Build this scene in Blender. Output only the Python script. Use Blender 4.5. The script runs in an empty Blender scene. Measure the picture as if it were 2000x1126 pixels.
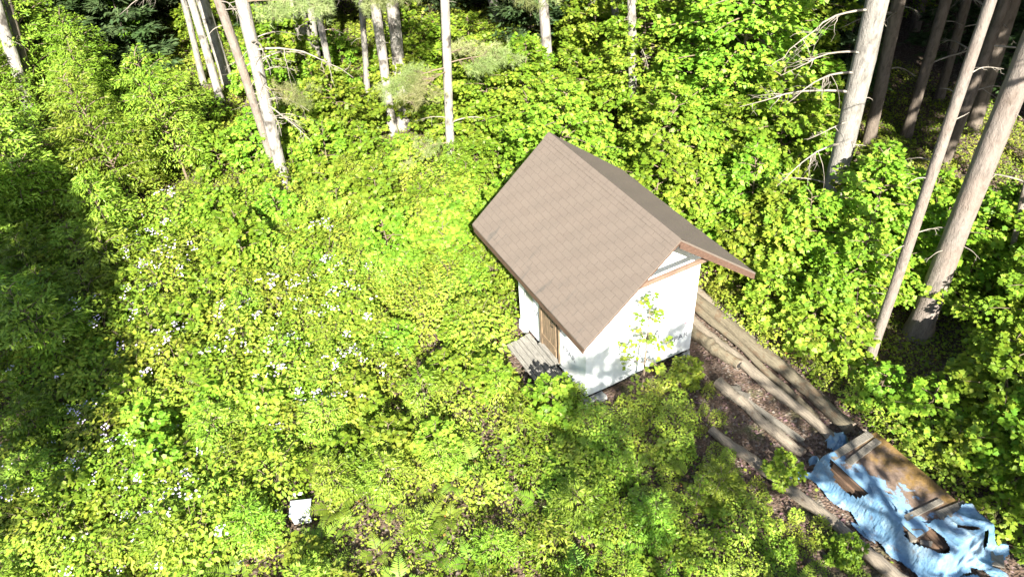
import bpy, math, random
import numpy as np
from mathutils import Vector, Matrix

rng = np.random.default_rng(7)
random.seed(7)
S = bpy.context.scene
COL = S.collection

# ------------------------------------------------------------------ camera
CAM = np.array([-5.3842, -8.2283, 11.3073])
YAW, PIT, ROL, FPX = 0.4543, 0.7054, -0.0712, 1524.03
_d = np.array([math.sin(YAW) * math.cos(PIT), math.cos(YAW) * math.cos(PIT), -math.sin(PIT)])
_r0 = np.array([math.cos(YAW), -math.sin(YAW), 0.0]); _u0 = np.cross(_r0, _d)
_r = _r0 * math.cos(ROL) + _u0 * math.sin(ROL); _u = -_r0 * math.sin(ROL) + _u0 * math.cos(ROL)
cd = bpy.data.cameras.new('camera'); co = bpy.data.objects.new('camera', cd); COL.objects.link(co)
cd.sensor_width = 36; cd.lens = 36 * FPX / 2000; cd.clip_end = 2000; cd.clip_start = 0.1
co.matrix_world = Matrix([[_r[0], _u[0], -_d[0], CAM[0]], [_r[1], _u[1], -_d[1], CAM[1]], [_r[2], _u[2], -_d[2], CAM[2]], [0, 0, 0, 1]])
S.camera = co

# ------------------------------------------------------------------ light
SUN_EL = math.radians(35.5); SUN_AZ = (-0.35, -0.937)
_n = math.hypot(*SUN_AZ)
SUN = np.array([SUN_AZ[0] / _n * math.cos(SUN_EL), SUN_AZ[1] / _n * math.cos(SUN_EL), math.sin(SUN_EL)])
W = bpy.data.worlds.new('World'); S.world = W; W.use_nodes = True
nt = W.node_tree; bg = nt.nodes['Background']; sky = nt.nodes.new('ShaderNodeTexSky')
sky.sky_type = 'NISHITA'; sky.sun_disc = False; sky.sun_elevation = SUN_EL; sky.sun_rotation = math.atan2(SUN[0], SUN[1])
nt.links.new(sky.outputs[0], bg.inputs[0]); bg.inputs[1].default_value = 0.062
sl = bpy.data.lights.new('sun', 'SUN'); so = bpy.data.objects.new('sun', sl); COL.objects.link(so)
sl.energy = 5.0; sl.angle = math.radians(0.5); sl.color = (1.0, 0.94, 0.82)
so.rotation_euler = Vector(SUN).to_track_quat('Z', 'Y').to_euler(); so.location = (0, 0, 40)
S.view_settings.view_transform = 'Standard'; S.view_settings.look = 'None'
S.view_settings.exposure = 2.2; S.view_settings.gamma = 1
S.render.engine = 'CYCLES'
S.cycles.max_bounces = 5; S.cycles.diffuse_bounces = 3; S.cycles.glossy_bounces = 2; S.cycles.transmission_bounces = 3
S.cycles.caustics_reflective = False; S.cycles.caustics_refractive = False

# ------------------------------------------------------------------ helpers
def ray(q): return _d + _r * (q[0] - 1000) / FPX - _u * (q[1] - 563) / FPX
def at(px, py, z=0.0):
    v = ray((px, py)); t = (z - CAM[2]) / v[2]; return CAM + v * t
def proj(P):
    P = np.asarray(P, float); v = P - CAM; z = v @ _d
    return np.stack([1000 + FPX * (v @ _r) / z, 563 - FPX * (v @ _u) / z, z], -1)

def link(o, parent=None):
    COL.objects.link(o)
    if parent is not None: o.parent = parent
    return o
def tag(o, label=None, cat=None, group=None, kind=None):
    if label: o['label'] = label
    if cat: o['category'] = cat
    if group: o['group'] = group
    if kind: o['kind'] = kind
    return o
def empty(name, loc, rz=0.0, sc=1.0):
    o = bpy.data.objects.new(name, None); o.location = tuple(loc); o.rotation_euler = (0, 0, rz); o.scale = (sc,) * 3
    o.empty_display_size = 0.2
    return link(o)
def mobj(name, me, parent=None): return link(bpy.data.objects.new(name, me), parent)

class MB:
    """collects polygons of any size, builds one mesh"""
    def __init__(s): s.v = []; s.n = 0; s.li = []; s.fs = []; s.mi = []; s.uv = []; s.sm = []
    def add(s, V, faces_flat, sizes, mi=0, smooth=False, uv=None):
        V = np.asarray(V, float).reshape(-1, 3); s.v.append(V)
        s.li.append(np.asarray(faces_flat, np.int64) + s.n); sz = np.asarray(sizes, np.int64); s.fs.append(sz)
        s.mi.append(np.full(len(sz), mi)); s.sm.append(np.full(len(sz), smooth)); s.n += len(V)
        s.uv.append(np.zeros((len(s.li[-1]), 2)) if uv is None else np.asarray(uv, float))
    def polys(s, V, F, mi=0, smooth=False, uv=None):
        s.add(V, [i for f in F for i in f], [len(f) for f in F], mi, smooth, uv)
    def box(s, c, size, rot=None, mi=0, j=0.0):
        h = np.array(size) / 2
        V = np.array([[x, y, z] for x in (-1, 1) for y in (-1, 1) for z in (-1, 1)]) * h
        if j: V = V + rng.uniform(-j, j, V.shape)
        if rot is not None: V = V @ np.asarray(rot).T
        s.polys(V + np.array(c), [(0, 1, 3, 2), (4, 6, 7, 5), (0, 4, 5, 1), (2, 3, 7, 6), (0, 2, 6, 4), (1, 5, 7, 3)], mi)
    def bar(s, a, b, w, h, up=(0, 0, 1), mi=0):
        a = np.array(a, float); b = np.array(b, float); x = b - a; L = np.linalg.norm(x); x /= L
        up = np.array(up, float); y = np.cross(up, x); y /= np.linalg.norm(y); z = np.cross(x, y)
        s.box((a + b) / 2, (L, w, h), np.stack([x, y, z], 1), mi)
    def tube(s, P, R, k=8, mi=0, cap=True, wob=0.0, smooth=True):
        P = np.asarray(P, float); R = np.broadcast_to(np.asarray(R, float), (len(P),)); n = len(P)
        T = np.gradient(P, axis=0); T /= np.linalg.norm(T, axis=1)[:, None] + 1e-9
        ref = np.array([0, 0, 1.0]) if abs(T[0][2]) < 0.8 else np.array([1.0, 0, 0])
        A = np.cross(T, ref); A /= np.linalg.norm(A, axis=1)[:, None] + 1e-9; B = np.cross(T, A)
        th = np.linspace(0, 2 * math.pi, k, endpoint=False)
        rr = R[:, None] * (1 + wob * rng.standard_normal((n, k)))
        V = P[:, None] + rr[..., None] * (np.cos(th)[None, :, None] * A[:, None] + np.sin(th)[None, :, None] * B[:, None])
        i = np.arange(n - 1)[:, None] * k; j = np.arange(k)[None]; j2 = (j + 1) % k
        F = np.stack([i + j, i + j2, i + k + j2, i + k + j], -1).reshape(-1)
        s.add(V.reshape(-1, 3), F, np.full((n - 1) * k, 4), mi, smooth)
        if cap:
            s.add(V[0], list(range(k)), [k], mi); s.add(V[-1], list(range(k))[::-1], [k], mi)
    def leaves(s, T, P, fwd, nrm, size, mi=0):
        """N copies of the polygon T (k,3), y forward, z up"""
        P = np.asarray(P, float); N = len(P)
        if N == 0: return
        f = np.asarray(fwd, float); n = np.asarray(nrm, float)
        n = n / (np.linalg.norm(n, axis=1)[:, None] + 1e-9)
        f = f - (f * n).sum(1)[:, None] * n; f /= np.linalg.norm(f, axis=1)[:, None] + 1e-9
        x = np.cross(f, n); sz = np.broadcast_to(np.asarray(size, float), (N,))
        V = P[:, None] + sz[:, None, None] * (T[None, :, 0:1] * x[:, None] + T[None, :, 1:2] * f[:, None] + T[None, :, 2:3] * n[:, None])
        k = len(T); s.add(V.reshape(-1, 3), np.arange(N * k), np.full(N, k), mi)
    def mesh(s, name, mats):
        me = bpy.data.meshes.new(name)
        V = np.concatenate(s.v); L = np.concatenate(s.li); F = np.concatenate(s.fs)
        me.vertices.add(len(V)); me.vertices.foreach_set('co', V.astype(np.float32).ravel())
        me.loops.add(len(L)); me.loops.foreach_set('vertex_index', L.astype(np.int32))
        me.polygons.add(len(F)); me.polygons.foreach_set('loop_start', (np.cumsum(F) - F).astype(np.int32))
        me.polygons.foreach_set('loop_total', F.astype(np.int32))
        me.polygons.foreach_set('material_index', np.concatenate(s.mi).astype(np.int32))
        me.polygons.foreach_set('use_smooth', np.concatenate(s.sm).astype(bool))
        uvl = me.uv_layers.new(name='UVMap'); uvl.data.foreach_set('uv', np.concatenate(s.uv).astype(np.float32).ravel())
        for m in (mats if isinstance(mats, (list, tuple)) else [mats]): me.materials.append(m)
        me.update(calc_edges=True); me.validate()
        return me
    def build(s, name, mats, parent=None): return mobj(name, s.mesh(name, mats), parent)

# ------------------------------------------------------------------ materials
def newmat(name):
    m = bpy.data.materials.new(name); m.use_nodes = True; t = m.node_tree
    b = t.nodes['Principled BSDF']; return m, t, b, t.nodes['Material Output']
def N(t, kind, **kw):
    n = t.nodes.new(kind)
    for k, v in kw.items():
        if k.startswith('i_'): n.inputs[k[2:].replace('_', ' ')].default_value = v
        else: setattr(n, k, v)
    return n
def ramp(t, fac, stops):
    r = t.nodes.new('ShaderNodeValToRGB'); e = r.color_ramp.elements
    while len(e) < len(stops): e.new(0.5)
    for i, (p, c) in enumerate(stops): e[i].position = p; e[i].color = (*c, 1)
    t.links.new(fac, r.inputs[0]); return r.outputs[0]
def mixc(t, f, a, b, mode='MIX'):
    m = N(t, 'ShaderNodeMix', data_type='RGBA', blend_type=mode)
    for s, v in ((0, f), (6, a), (7, b)):
        if hasattr(v, 'links'): t.links.new(v, m.inputs[s])
        else: m.inputs[s].default_value = v if s == 0 else (*v, 1)
    return m.outputs[2]
def math_(t, op, a, b=None, c=None):
    m = N(t, 'ShaderNodeMath', operation=op)
    for i, v in enumerate((a, b, c)):
        if v is None: continue
        if hasattr(v, 'links'): t.links.new(v, m.inputs[i])
        else: m.inputs[i].default_value = v
    return m.outputs[0]
def noise(t, vec, scale, detail=4, rough=0.55, mapscale=None):
    n = N(t, 'ShaderNodeTexNoise', i_Scale=scale, i_Detail=detail, i_Roughness=rough)
    if mapscale:
        mp = N(t, 'ShaderNodeMapping'); mp.inputs['Scale'].default_value = mapscale; t.links.new(vec, mp.inputs[0]); vec = mp.outputs[0]
    t.links.new(vec, n.inputs['Vector']); return n.outputs[0]
def bump(t, b, h, dist=0.01, strength=1.0):
    n = N(t, 'ShaderNodeBump', i_Strength=strength, i_Distance=dist); t.links.new(h, n.inputs['Height']); t.links.new(n.outputs[0], b.inputs['Normal'])
def objco(t): return N(t, 'ShaderNodeTexCoord').outputs['Object']

def leafmat(name, cols, trans=0.36, rough=0.5, bright=1.1):
    """leaf colour varies leaf by leaf and plant by plant"""
    m, t, b, out = newmat(name)
    g = N(t, 'ShaderNodeNewGeometry'); oi = N(t, 'ShaderNodeObjectInfo')
    k = len(cols)
    c = ramp(t, g.outputs['Random Per Island'], [(i / (k - 1), cols[i]) for i in range(k)])
    v = math_(t, 'MULTIPLY_ADD', oi.outputs['Random'], 0.75, math_(t, 'ADD', -0.12, bright))
    h = N(t, 'ShaderNodeHueSaturation'); t.links.new(c, h.inputs['Color']); t.links.new(v, h.inputs['Value'])
    hv = math_(t, 'MULTIPLY_ADD', oi.outputs['Random'], 0.03, 0.485); t.links.new(hv, h.inputs['Hue'])
    pn = noise(t, g.outputs['Position'], 0.75, 3, 0.6)                         # patches of yellower and greener growth
    h0 = mixc(t, ramp(t, pn, [(0.40, (0, 0, 0)), (0.60, (1, 1, 1))]), mixc(t, 1.0, h.outputs[0], (0.84, 0.90, 1.15), 'MULTIPLY'), mixc(t, 1.0, h.outputs[0], (1.30, 1.12, 1.9), 'MULTIPLY'))
    b.inputs['Roughness'].default_value = rough; b.inputs['Specular IOR Level'].default_value = 0.35
    t.links.new(h0, b.inputs['Base Color'])
    tr = N(t, 'ShaderNodeBsdfTranslucent'); tc = mixc(t, 0.6, h0, (0.26, 0.36, 0.012)); t.links.new(tc, tr.inputs[0])
    mx = N(t, 'ShaderNodeMixShader'); mx.inputs[0].default_value = trans
    t.links.new(b.outputs[0], mx.inputs[1]); t.links.new(tr.outputs[0], mx.inputs[2]); t.links.new(mx.outputs[0], out.inputs[0])
    return m
def plain(name, c, rough=0.7, var=0.25, scale=8, bmp=0.0, mapscale=None):
    m, t, b, o = newmat(name); v = objco(t)
    n = noise(t, v, scale, 5, 0.6, mapscale)
    col = ramp(t, n, [(0.3, tuple(x * (1 - var) for x in c)), (0.7, tuple(min(1, x * (1 + var)) for x in c))])
    t.links.new(col, b.inputs['Base Color']); b.inputs['Roughness'].default_value = rough
    if bmp: bump(t, b, n, bmp)
    return m
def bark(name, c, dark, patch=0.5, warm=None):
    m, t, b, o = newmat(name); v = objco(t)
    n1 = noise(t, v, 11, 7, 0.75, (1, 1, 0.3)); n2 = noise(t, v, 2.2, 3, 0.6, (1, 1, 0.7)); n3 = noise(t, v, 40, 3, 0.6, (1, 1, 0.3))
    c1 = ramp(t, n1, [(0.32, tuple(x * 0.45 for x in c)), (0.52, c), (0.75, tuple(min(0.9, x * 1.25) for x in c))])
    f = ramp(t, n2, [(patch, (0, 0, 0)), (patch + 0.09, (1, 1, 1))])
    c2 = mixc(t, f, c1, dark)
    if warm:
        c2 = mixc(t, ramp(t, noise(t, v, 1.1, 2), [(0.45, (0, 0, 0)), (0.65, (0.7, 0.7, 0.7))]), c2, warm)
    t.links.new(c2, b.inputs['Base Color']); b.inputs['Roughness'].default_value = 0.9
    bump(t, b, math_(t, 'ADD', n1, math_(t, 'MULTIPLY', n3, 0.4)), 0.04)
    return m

M = {}
M['maple'] = leafmat('maple_leaf', [(0.075, 0.155, 0.010), (0.12, 0.215, 0.012), (0.17, 0.27, 0.016), (0.10, 0.19, 0.012), (0.21, 0.27, 0.02)])
M['cherry'] = leafmat('pointed_leaf', [(0.09, 0.165, 0.012), (0.14, 0.22, 0.015), (0.18, 0.27, 0.022), (0.11, 0.19, 0.014)], 0.33, 0.4)
M['bramble'] = leafmat('bramble_leaf', [(0.10, 0.19, 0.014), (0.17, 0.26, 0.018), (0.22, 0.29, 0.022), (0.13, 0.22, 0.018)])
M['herb'] = leafmat('herb_leaf', [(0.10, 0.17, 0.012), (0.16, 0.24, 0.015), (0.21, 0.28, 0.02), (0.13, 0.20, 0.018), (0.20, 0.22, 0.03)])
M['fern'] = leafmat('fern_frond', [(0.09, 0.17, 0.014), (0.15, 0.24, 0.018), (0.12, 0.20, 0.016)], 0.35)
M['needle'] = leafmat('pine_needle', [(0.13, 0.165, 0.035), (0.17, 0.205, 0.05), (0.21, 0.24, 0.08)], 0.25)
M['canopy'] = leafmat('canopy_needle', [(0.035, 0.07, 0.018), (0.06, 0.10, 0.024), (0.05, 0.09, 0.02)], 0.1, 0.5, 0.6)
M['red'] = leafmat('reddish_leaf', [(0.22, 0.10, 0.02), (0.26, 0.15, 0.03), (0.2, 0.17, 0.02)])
M['dry'] = leafmat('dry_leaf', [(0.13, 0.085, 0.05), (0.20, 0.14, 0.09), (0.16, 0.10, 0.07), (0.24, 0.18, 0.12)], 0.15, 0.8, 0.6)
M['petal'] = leafmat('white_petal', [(0.56, 0.54, 0.44), (0.68, 0.65, 0.56), (0.74, 0.71, 0.63)], 0.2, 0.6, 0.8)
M['stem'] = plain('green_stem', (0.10, 0.09, 0.04)); M['twig'] = plain('twig_bark', (0.16, 0.12, 0.085), 0.9)
M['dead'] = plain('dead_wood', (0.22, 0.195, 0.165), 0.9, 0.35, 6)
M['bark_grey'] = bark('grey_bark', (0.23, 0.215, 0.195), (0.10, 0.09, 0.08), 0.60)
M['bark_white'] = bark('white_bark', (0.29, 0.27, 0.245), (0.06, 0.052, 0.045), 0.545)
M['bark_pink'] = bark('red_pine_bark', (0.20, 0.172, 0.152), (0.10, 0.08, 0.066), 0.58, (0.20, 0.155, 0.128))
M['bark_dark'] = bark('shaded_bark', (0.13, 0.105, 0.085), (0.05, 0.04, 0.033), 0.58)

def rand_unit(n):
    v = rng.standard_normal((n, 3)); return v / np.linalg.norm(v, axis=1)[:, None]

# leaf outlines (unit length)
def droop(P, k=0.25): return np.array([(x, y, -k * (x * x + (y - 0.4) ** 2 * 0.6)) for x, y in P])
MAPLE = droop([(0, 0), (.34, .0), (.31, .2), (.54, .42), (.33, .56), (0, 1), (-.33, .56), (-.54, .42), (-.31, .2), (-.34, .0)])
OVATE = droop([(0, 0), (.24, .25), (.26, .52), (0, 1), (-.26, .52), (-.24, .25)], 0.3)
ROUND = droop([(0, 0), (.36, .2), (.42, .55), (.2, .9), (-.2, .9), (-.42, .55), (-.36, .2)], 0.3)
LANCE = droop([(0, 0), (.15, .3), (.13, .6), (0, 1), (-.13, .6), (-.15, .3)], 0.35)
DIAM = droop([(0, 0), (.2, .45), (0, 1), (-.2, .45)], 0.2)

# ------------------------------------------------------------------ the ground
def ground():
    m, t, b, o = newmat('forest_soil'); v = objco(t)
    n1 = noise(t, v, 0.9, 6, 0.65); n2 = noise(t, v, 14, 5, 0.7)
    vo = N(t, 'ShaderNodeTexVoronoi', i_Scale=22.0); t.links.new(v, vo.inputs['Vector'])
    litter = ramp(t, vo.outputs['Color'], [(0.2, (0.05, 0.033, 0.022)), (0.5, (0.11, 0.072, 0.05)), (0.72, (0.17, 0.125, 0.10)), (0.9, (0.28, 0.25, 0.22))])
    soil = ramp(t, n2, [(0.3, (0.042, 0.027, 0.018)), (0.7, (0.10, 0.064, 0.044))])
    c = mixc(t, ramp(t, n1, [(0.38, (0.25, 0.25, 0.25)), (0.62, (0.85, 0.85, 0.85))]), soil, litter)
    c = mixc(t, ramp(t, noise(t, v, 1.7, 4), [(0.56, (0, 0, 0)), (0.68, (0.7, 0.7, 0.7))]), c, (0.075, 0.085, 0.03))
    t.links.new(c, b.inputs['Base Color']); b.inputs['Roughness'].default_value = 0.95
    bump(t, b, math_(t, 'ADD', n2, vo.outputs['Distance']), 0.03)
    mb = MB(); n = 120
    g = np.sinh(np.linspace(-1, 1, n) * 4.5) / math.sinh(4.5) * 300
    X, Y = np.meshgrid(g, g, indexing='ij'); r = np.hypot(X, Y)
    Z = 0.03 * np.sin(X * 1.3) * np.cos(Y * 1.1) * (r < 40) - 0.02
    V = np.stack([X, Y, Z], -1).reshape(-1, 3)
    i = (np.arange(n - 1)[:, None] * n + np.arange(n - 1)[None]).reshape(-1)
    F = np.stack([i, i + n, i + n + 1, i + 1], -1).reshape(-1)
    mb.add(V, F, np.full(len(i), 4), 0, True)
    tag(mb.build('ground', m), kind='structure')
ground()

# ------------------------------------------------------------------ the shed
WX, LY, ZB = 2.44, 2.489, 0.22
RX, RZ, EX, EZ = 1.22, 3.896, -0.5527, 2.449
YF, YB = -0.792, 3.224
SLP = (RZ - EZ) / (RX - EX)
def wrapmat():
    m, t, b, o = newmat('house_wrap'); v = objco(t)
    n = noise(t, v, 3.0, 5, 0.6); n2 = noise(t, v, 26, 3, 0.5)
    c = ramp(t, n, [(0.3, (0.70, 0.74, 0.77)), (0.65, (0.83, 0.84, 0.85))])
    sp = ramp(t, noise(t, v, 55, 2, 0.5), [(0.70, (0, 0, 0)), (0.73, (0.55, 0.55, 0.55))])     # staples and scuffs
    c = mixc(t, sp, c, (0.30, 0.31, 0.34))
    for (p, r) in (((0, 0.72, 1.75), 0.26), ((2.36, 0, 1.15), 0.22), ((0, 1.75, 1.85), 0.2), ((2.42, 0, 1.9), 0.12)):   # printed pink seals
        d = N(t, 'ShaderNodeVectorMath', operation='DISTANCE'); t.links.new(v, d.inputs[0]); d.inputs[1].default_value = p
        f = math_(t, 'MULTIPLY', math_(t, 'LESS_THAN', d.outputs['Value'], r), ramp(t, noise(t, v, 16, 4, 0.7), [(0.5, (0, 0, 0)), (0.6, (0.75, 0.75, 0.75))]))
        c = mixc(t, f, c, (0.62, 0.17, 0.30))
    t.links.new(c, b.inputs['Base Color']); b.inputs['Roughness'].default_value = 0.45
    bump(t, b, math_(t, 'ADD', n, math_(t, 'MULTIPLY', n2, 0.15)), 0.05, 0.6)
    return m
def shinglemat():
    m, t, b, o = newmat('asphalt_shingle'); uv = N(t, 'ShaderNodeUVMap').outputs[0]
    br = N(t, 'ShaderNodeTexBrick', offset=0.5, i_Scale=1.0, i_Mortar_Size=0.005, i_Mortar_Smooth=0.3, i_Bias=0.0, i_Brick_Width=0.25, i_Row_Height=0.12)
    br.inputs['Color1'].default_value = (0.116, 0.090, 0.073, 1); br.inputs['Color2'].default_value = (0.123, 0.097, 0.079, 1)
    br.inputs['Mortar'].default_value = (0.110, 0.085, 0.069, 1)
    t.links.new(uv, br.inputs['Vector'])
    big = noise(t, uv, 1.4, 4, 0.6)
    c = mixc(t, ramp(t, big, [(0.35, (0, 0, 0)), (0.7, (0.5, 0.5, 0.5))]), br.outputs[0], (0.102, 0.082, 0.067))
    st = noise(t, uv, 5.5, 3, 0.6, (1.0, 0.24, 1))
    gx = N(t, 'ShaderNodeSeparateXYZ'); t.links.new(uv, gx.inputs[0])
    low = ramp(t, gx.outputs[1], [(0.2, (1, 1, 1)), (0.7, (0.1, 0.1, 0.1))])
    f = math_(t, 'MULTIPLY', ramp(t, st, [(0.55, (0, 0, 0)), (0.66, (0.75, 0.75, 0.75))]), low)
    c = mixc(t, f, c, (0.06, 0.056, 0.05))
    gr = noise(t, uv, 120, 2, 0.6); c = mixc(t, 0.22, c, ramp(t, gr, [(0.3, (0.075, 0.062, 0.05)), (0.7, (0.19, 0.165, 0.14))]))
    t.links.new(c, b.inputs['Base Color']); b.inputs['Roughness'].default_value = 0.92
    bump(t, b, math_(t, 'ADD', math_(t, 'MULTIPLY', br.outputs['Fac'], -0.3), math_(t, 'MULTIPLY', gr, 0.2)), 0.012)
    return m
M['wrap'] = wrapmat(); M['shingle'] = shinglemat()
M['trim'] = plain('brown_trim', (0.085, 0.048, 0.033), 0.7, 0.3, 5, 0.01, (4, 1, 4))
M['raw'] = plain('raw_lumber', (0.16, 0.105, 0.075), 0.8, 0.25, 8, 0.01)
M['doorwood'] = plain('old_door_wood', (0.17, 0.12, 0.075), 0.8, 0.45, 9, 0.01, (1, 5, 0.6))
M['weathered'] = plain('weathered_wood', (0.18, 0.172, 0.155), 0.9, 0.4, 9, 0.015, (6, 0.7, 3))
M['black'] = plain('black_and_gap_shade', (0.012, 0.011, 0.01), 0.9)  # near-black; the shade of the door gap and log hollow is this colour
M['ink'] = plain('grey_ink', (0.19, 0.20, 0.23), 0.7, 0.3, 20)
M['glass'] = plain('dull_glass', (0.16, 0.18, 0.17), 0.12, 0.2, 3)
M['concrete'] = plain('concrete', (0.32, 0.33, 0.32), 0.9, 0.2, 12, 0.01)

shed = tag(empty('shed', (0, 0, 0)), 'small shed wrapped in white house wrap under a steep brown shingle roof', 'shed')
def gable(y, ny, name='wall'):
    mb = MB(); n = 0.012
    def top(x): return RZ - 0.055 - SLP * abs(x - RX)
    xs = np.linspace(0, WX, 17); zs = np.linspace(0, 1, 13)
    V = []; 
    for x in xs:
        for s in zs: V.append((x, y + ny * 0.006 * math.sin(x * 5 + s * 4) * (0 < s < 1) * (0.01 < x < 2.43), ZB - 0.02 * math.sin(x * 3) * (1 - s) + (top(x) - ZB) * s))
    F = []
    for i in range(16):
        for j in range(12):
            a = i * 13 + j; f = (a, a + 13, a + 14, a + 1); F.append(f if ny < 0 else f[::-1])
    mb.polys(V, F, 0, True)
    return mb.build(name, M['wrap'], shed)
gable(0.0, -1); gable(LY, 1)
def sidewall(x, nx):
    mb = MB(); zt = EZ + SLP * -EX - 0.055
    ys = np.linspace(0, LY, 17); zs = np.linspace(0, 1, 13); V = []
    for y in ys:
        for s in zs: V.append((x + nx * 0.005 * math.sin(y * 6 + s * 5) * (0 < s < 1) * (0.01 < y < LY - .01), y, ZB + (zt - ZB) * s))
    F = []
    for i in range(16):
        for j in range(12):
            a = i * 13 + j; f = (a, a + 1, a + 14, a + 13); F.append(f if nx < 0 else f[::-1])
    mb.polys(V, F, 0, True); return mb.build('wall', M['wrap'], shed)
sidewall(0.0, -1); sidewall(WX, 1)
mb = MB(); mb.box((WX / 2, LY / 2, ZB - 0.045), (WX - 0.06, LY - 0.06, 0.12)); mb.build('floor_frame', M['black'], shed)
mb = MB(); mb.box((-0.02, 2.33, 0.14), (0.035, 0.32, 0.26), None, 0, 0.01); mb.build('wrap_flap', M['wrap'], shed)
mb = MB(); mb.box((WX + 0.11, 0.06, 2.52), (0.2, 0.26, 0.2), None, 0, 0.02); mb.build('wrap_flap', M['wrap'], shed)

roof = mobj('roof', bpy.data.meshes.new('roof_core'), shed)
def slope(sx):
    mb = MB(); ny, nv = 28, 18; L = math.hypot(RX - EX, RZ - EZ)
    V = []; UV = []
    for i in range(ny + 1):
        y = YF + (YB - YF) * i / ny
        for j in range(nv + 1):
            s = j / nv
            x = EX + (RX - EX) * s; z = EZ + (RZ - EZ) * s
            z -= 0.028 * math.sin(math.pi * i / ny) * math.sin(math.pi * (0.15 + 0.85 * s)) + 0.004 * math.sin(i * 1.7 + j)* (0 < i < ny)
            V.append((x if sx < 0 else 2 * RX - x, y, z)); UV.append((y - YF, s * L))
    nb = len(V); V2 = [(x, y, z - 0.035) for x, y, z in V]
    F = []; U = []
    k = nv + 1
    for i in range(ny):
        for j in range(nv):
            a = i * k + j; f = (a, a + k, a + k + 1, a + 1); f = f[::-1] if sx < 0 else f
            F.append(f); U += [UV[q] for q in f]
            g = tuple(q + nb for q in f[::-1]); F.append(g); U += [UV[q - nb] for q in g]
    rim = [i * k for i in range(ny + 1)] + [ny * k + j for j in range(1, k)] + [i * k + nv for i in range(ny - 1, -1, -1)] + [j for j in range(nv - 1, 0, -1)]
    for a, b_ in zip(rim, rim[1:] + rim[:1]):
        f = (a, b_, b_ + nb, a + nb); F.append(f if sx < 0 else f[::-1]); U += [UV[q % nb] for q in F[-1]]
    mb.polys(V + V2, F, 0, False, U)
    return mb
# both slopes and their ridge form the roof; boards hang from it as sub-parts
sl_mb = slope(-1)
sl2 = slope(1)
for q in range(len(sl2.v)): sl_mb.add(sl2.v[q], sl2.li[q], sl2.fs[q], 0, False, sl2.uv[q])
rc = MB()
for k in range(14):
    y0 = YF + (YB - YF) * k / 14; y1 = YF + (YB - YF) * (k + 1) / 14 + 0.004
    def zr(y): return RZ - 0.028 * math.sin(math.pi * (y - YF) / (YB - YF)) * math.sin(math.pi) + 0.009
    P = []
    for y in (y0, y1):
        P += [(RX - 0.13, y, zr(y) - 0.13 * SLP + 0.006), (RX, y, zr(y) + 0.004), (RX + 0.13, y, zr(y) - 0.13 * SLP + 0.006)]
    sl_mb.polys(P, [(0, 1, 4, 3), (1, 2, 5, 4)], 0, False, [(y0 - YF, 2.0), (y0 - YF, 2.1), (y1 - YF, 2.1), (y1 - YF, 2.0)] * 2)
old = roof.data; roof.data = sl_mb.mesh('roof', M['shingle']); bpy.data.meshes.remove(old)
def rake(y, sx, h=0.115):
    mb = MB(); s = sx
    def X(x): return x if s < 0 else 2 * RX - x
    a = (X(EX - 0.0), EZ - 0.036); b_ = (RX, RZ - 0.036)
    V = []
    for yy in (y, y + 0.035): V += [(a[0], yy, a[1]), (b_[0], yy, b_[1]), (b_[0], yy, b_[1] - h * 1.25), (a[0], yy, a[1] - h * 1.05)]
    F = [(0, 1, 2, 3), (7, 6, 5, 4), (0, 4, 5, 1), (3, 2, 6, 7), (0, 3, 7, 4), (1, 5, 6, 2)]
    mb.polys(V, F); mb.build('rake_board', M['trim'], roof)
for y in (YF + 0.004, YB - 0.039):
    rake(y, -1, 0.035); rake(y, 1)
for x in (EX + 0.014, 2 * RX - EX - 0.014):
    mb = MB(); mb.box((x, (YF + YB) / 2, EZ - 0.095), (0.028, YB - YF - 0.09, 0.12)); mb.build('fascia', M['trim'], roof)
mb = MB(); mb.bar((0.5, -0.56, 3.03), (2.14, -0.56, 3.02), 0.045, 0.085); mb.build('outrigger_beam', M['raw'], roof)
for x in (0.28, 2.28, 1.9):
    z = RZ - 0.036 - SLP * abs(x - RX) - 0.075
    mb = MB(); mb.box((x, -0.36, z), (0.05, 0.66, 0.10)); mb.build('lookout', M['raw'], roof)

# door, window, lettering on the long wall (x = 0 faces the clearing)
door = MB()
for k in range(5):
    y = 0.985 + 0.1 * k + 0.05
    door.box((-0.022, y, 1.27), (0.035, 0.094, 1.72), None, 0, 0.003)
do = door.build('door', M['doorwood'], shed)
for z in (0.62, 1.85):
    mb = MB(); mb.box((-0.045, 1.235, z), (0.02, 0.46, 0.10)); mb.build('ledge', M['doorwood'], do)
mb = MB(); mb.tube([(-0.06, 1.03, 1.2), (-0.09, 1.03, 1.22), (-0.09, 1.03, 1.34), (-0.06, 1.03, 1.36)], 0.009, 6); mb.build('handle', M['black'], do)
mb = MB(); mb.box((-0.012, 0.94, 1.27), (0.02, 0.09, 1.72)); mb.build('door_gap_shade', M['black'], shed)  # solid black strip in place of the shade inside the gap
mb = MB(); mb.box((-0.03, 1.53, 1.28), (0.055, 0.075, 1.84)); mb.box((-0.035, 0.875, 1.26), (0.03, 0.04, 1.78)); mb.box((-0.03, 1.2, 2.17), (0.05, 0.72, 0.07)); mb.build('door_frame', M['doorwood'], shed)
mb = MB(); mb.box((-0.05, 1.23, 0.34), (0.12, 0.66, 0.07)); mb.build('sill', M['weathered'], shed)
mb = MB(); mb.box((-0.008, 2.02, 1.46), (0.02, 0.30, 0.62)); win = mb.build('window', M['glass'], shed)
mb = MB()
for (y, z, sy, sz) in ((1.855, 1.46, 0.03, 0.68), (2.185, 1.46, 0.03, 0.68), (2.02, 1.135, 0.30, 0.03), (2.02, 1.785, 0.30, 0.03)): mb.box((-0.012, y, z), (0.03, sy, sz))
mb.build('frame', M['concrete'], win)
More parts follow.
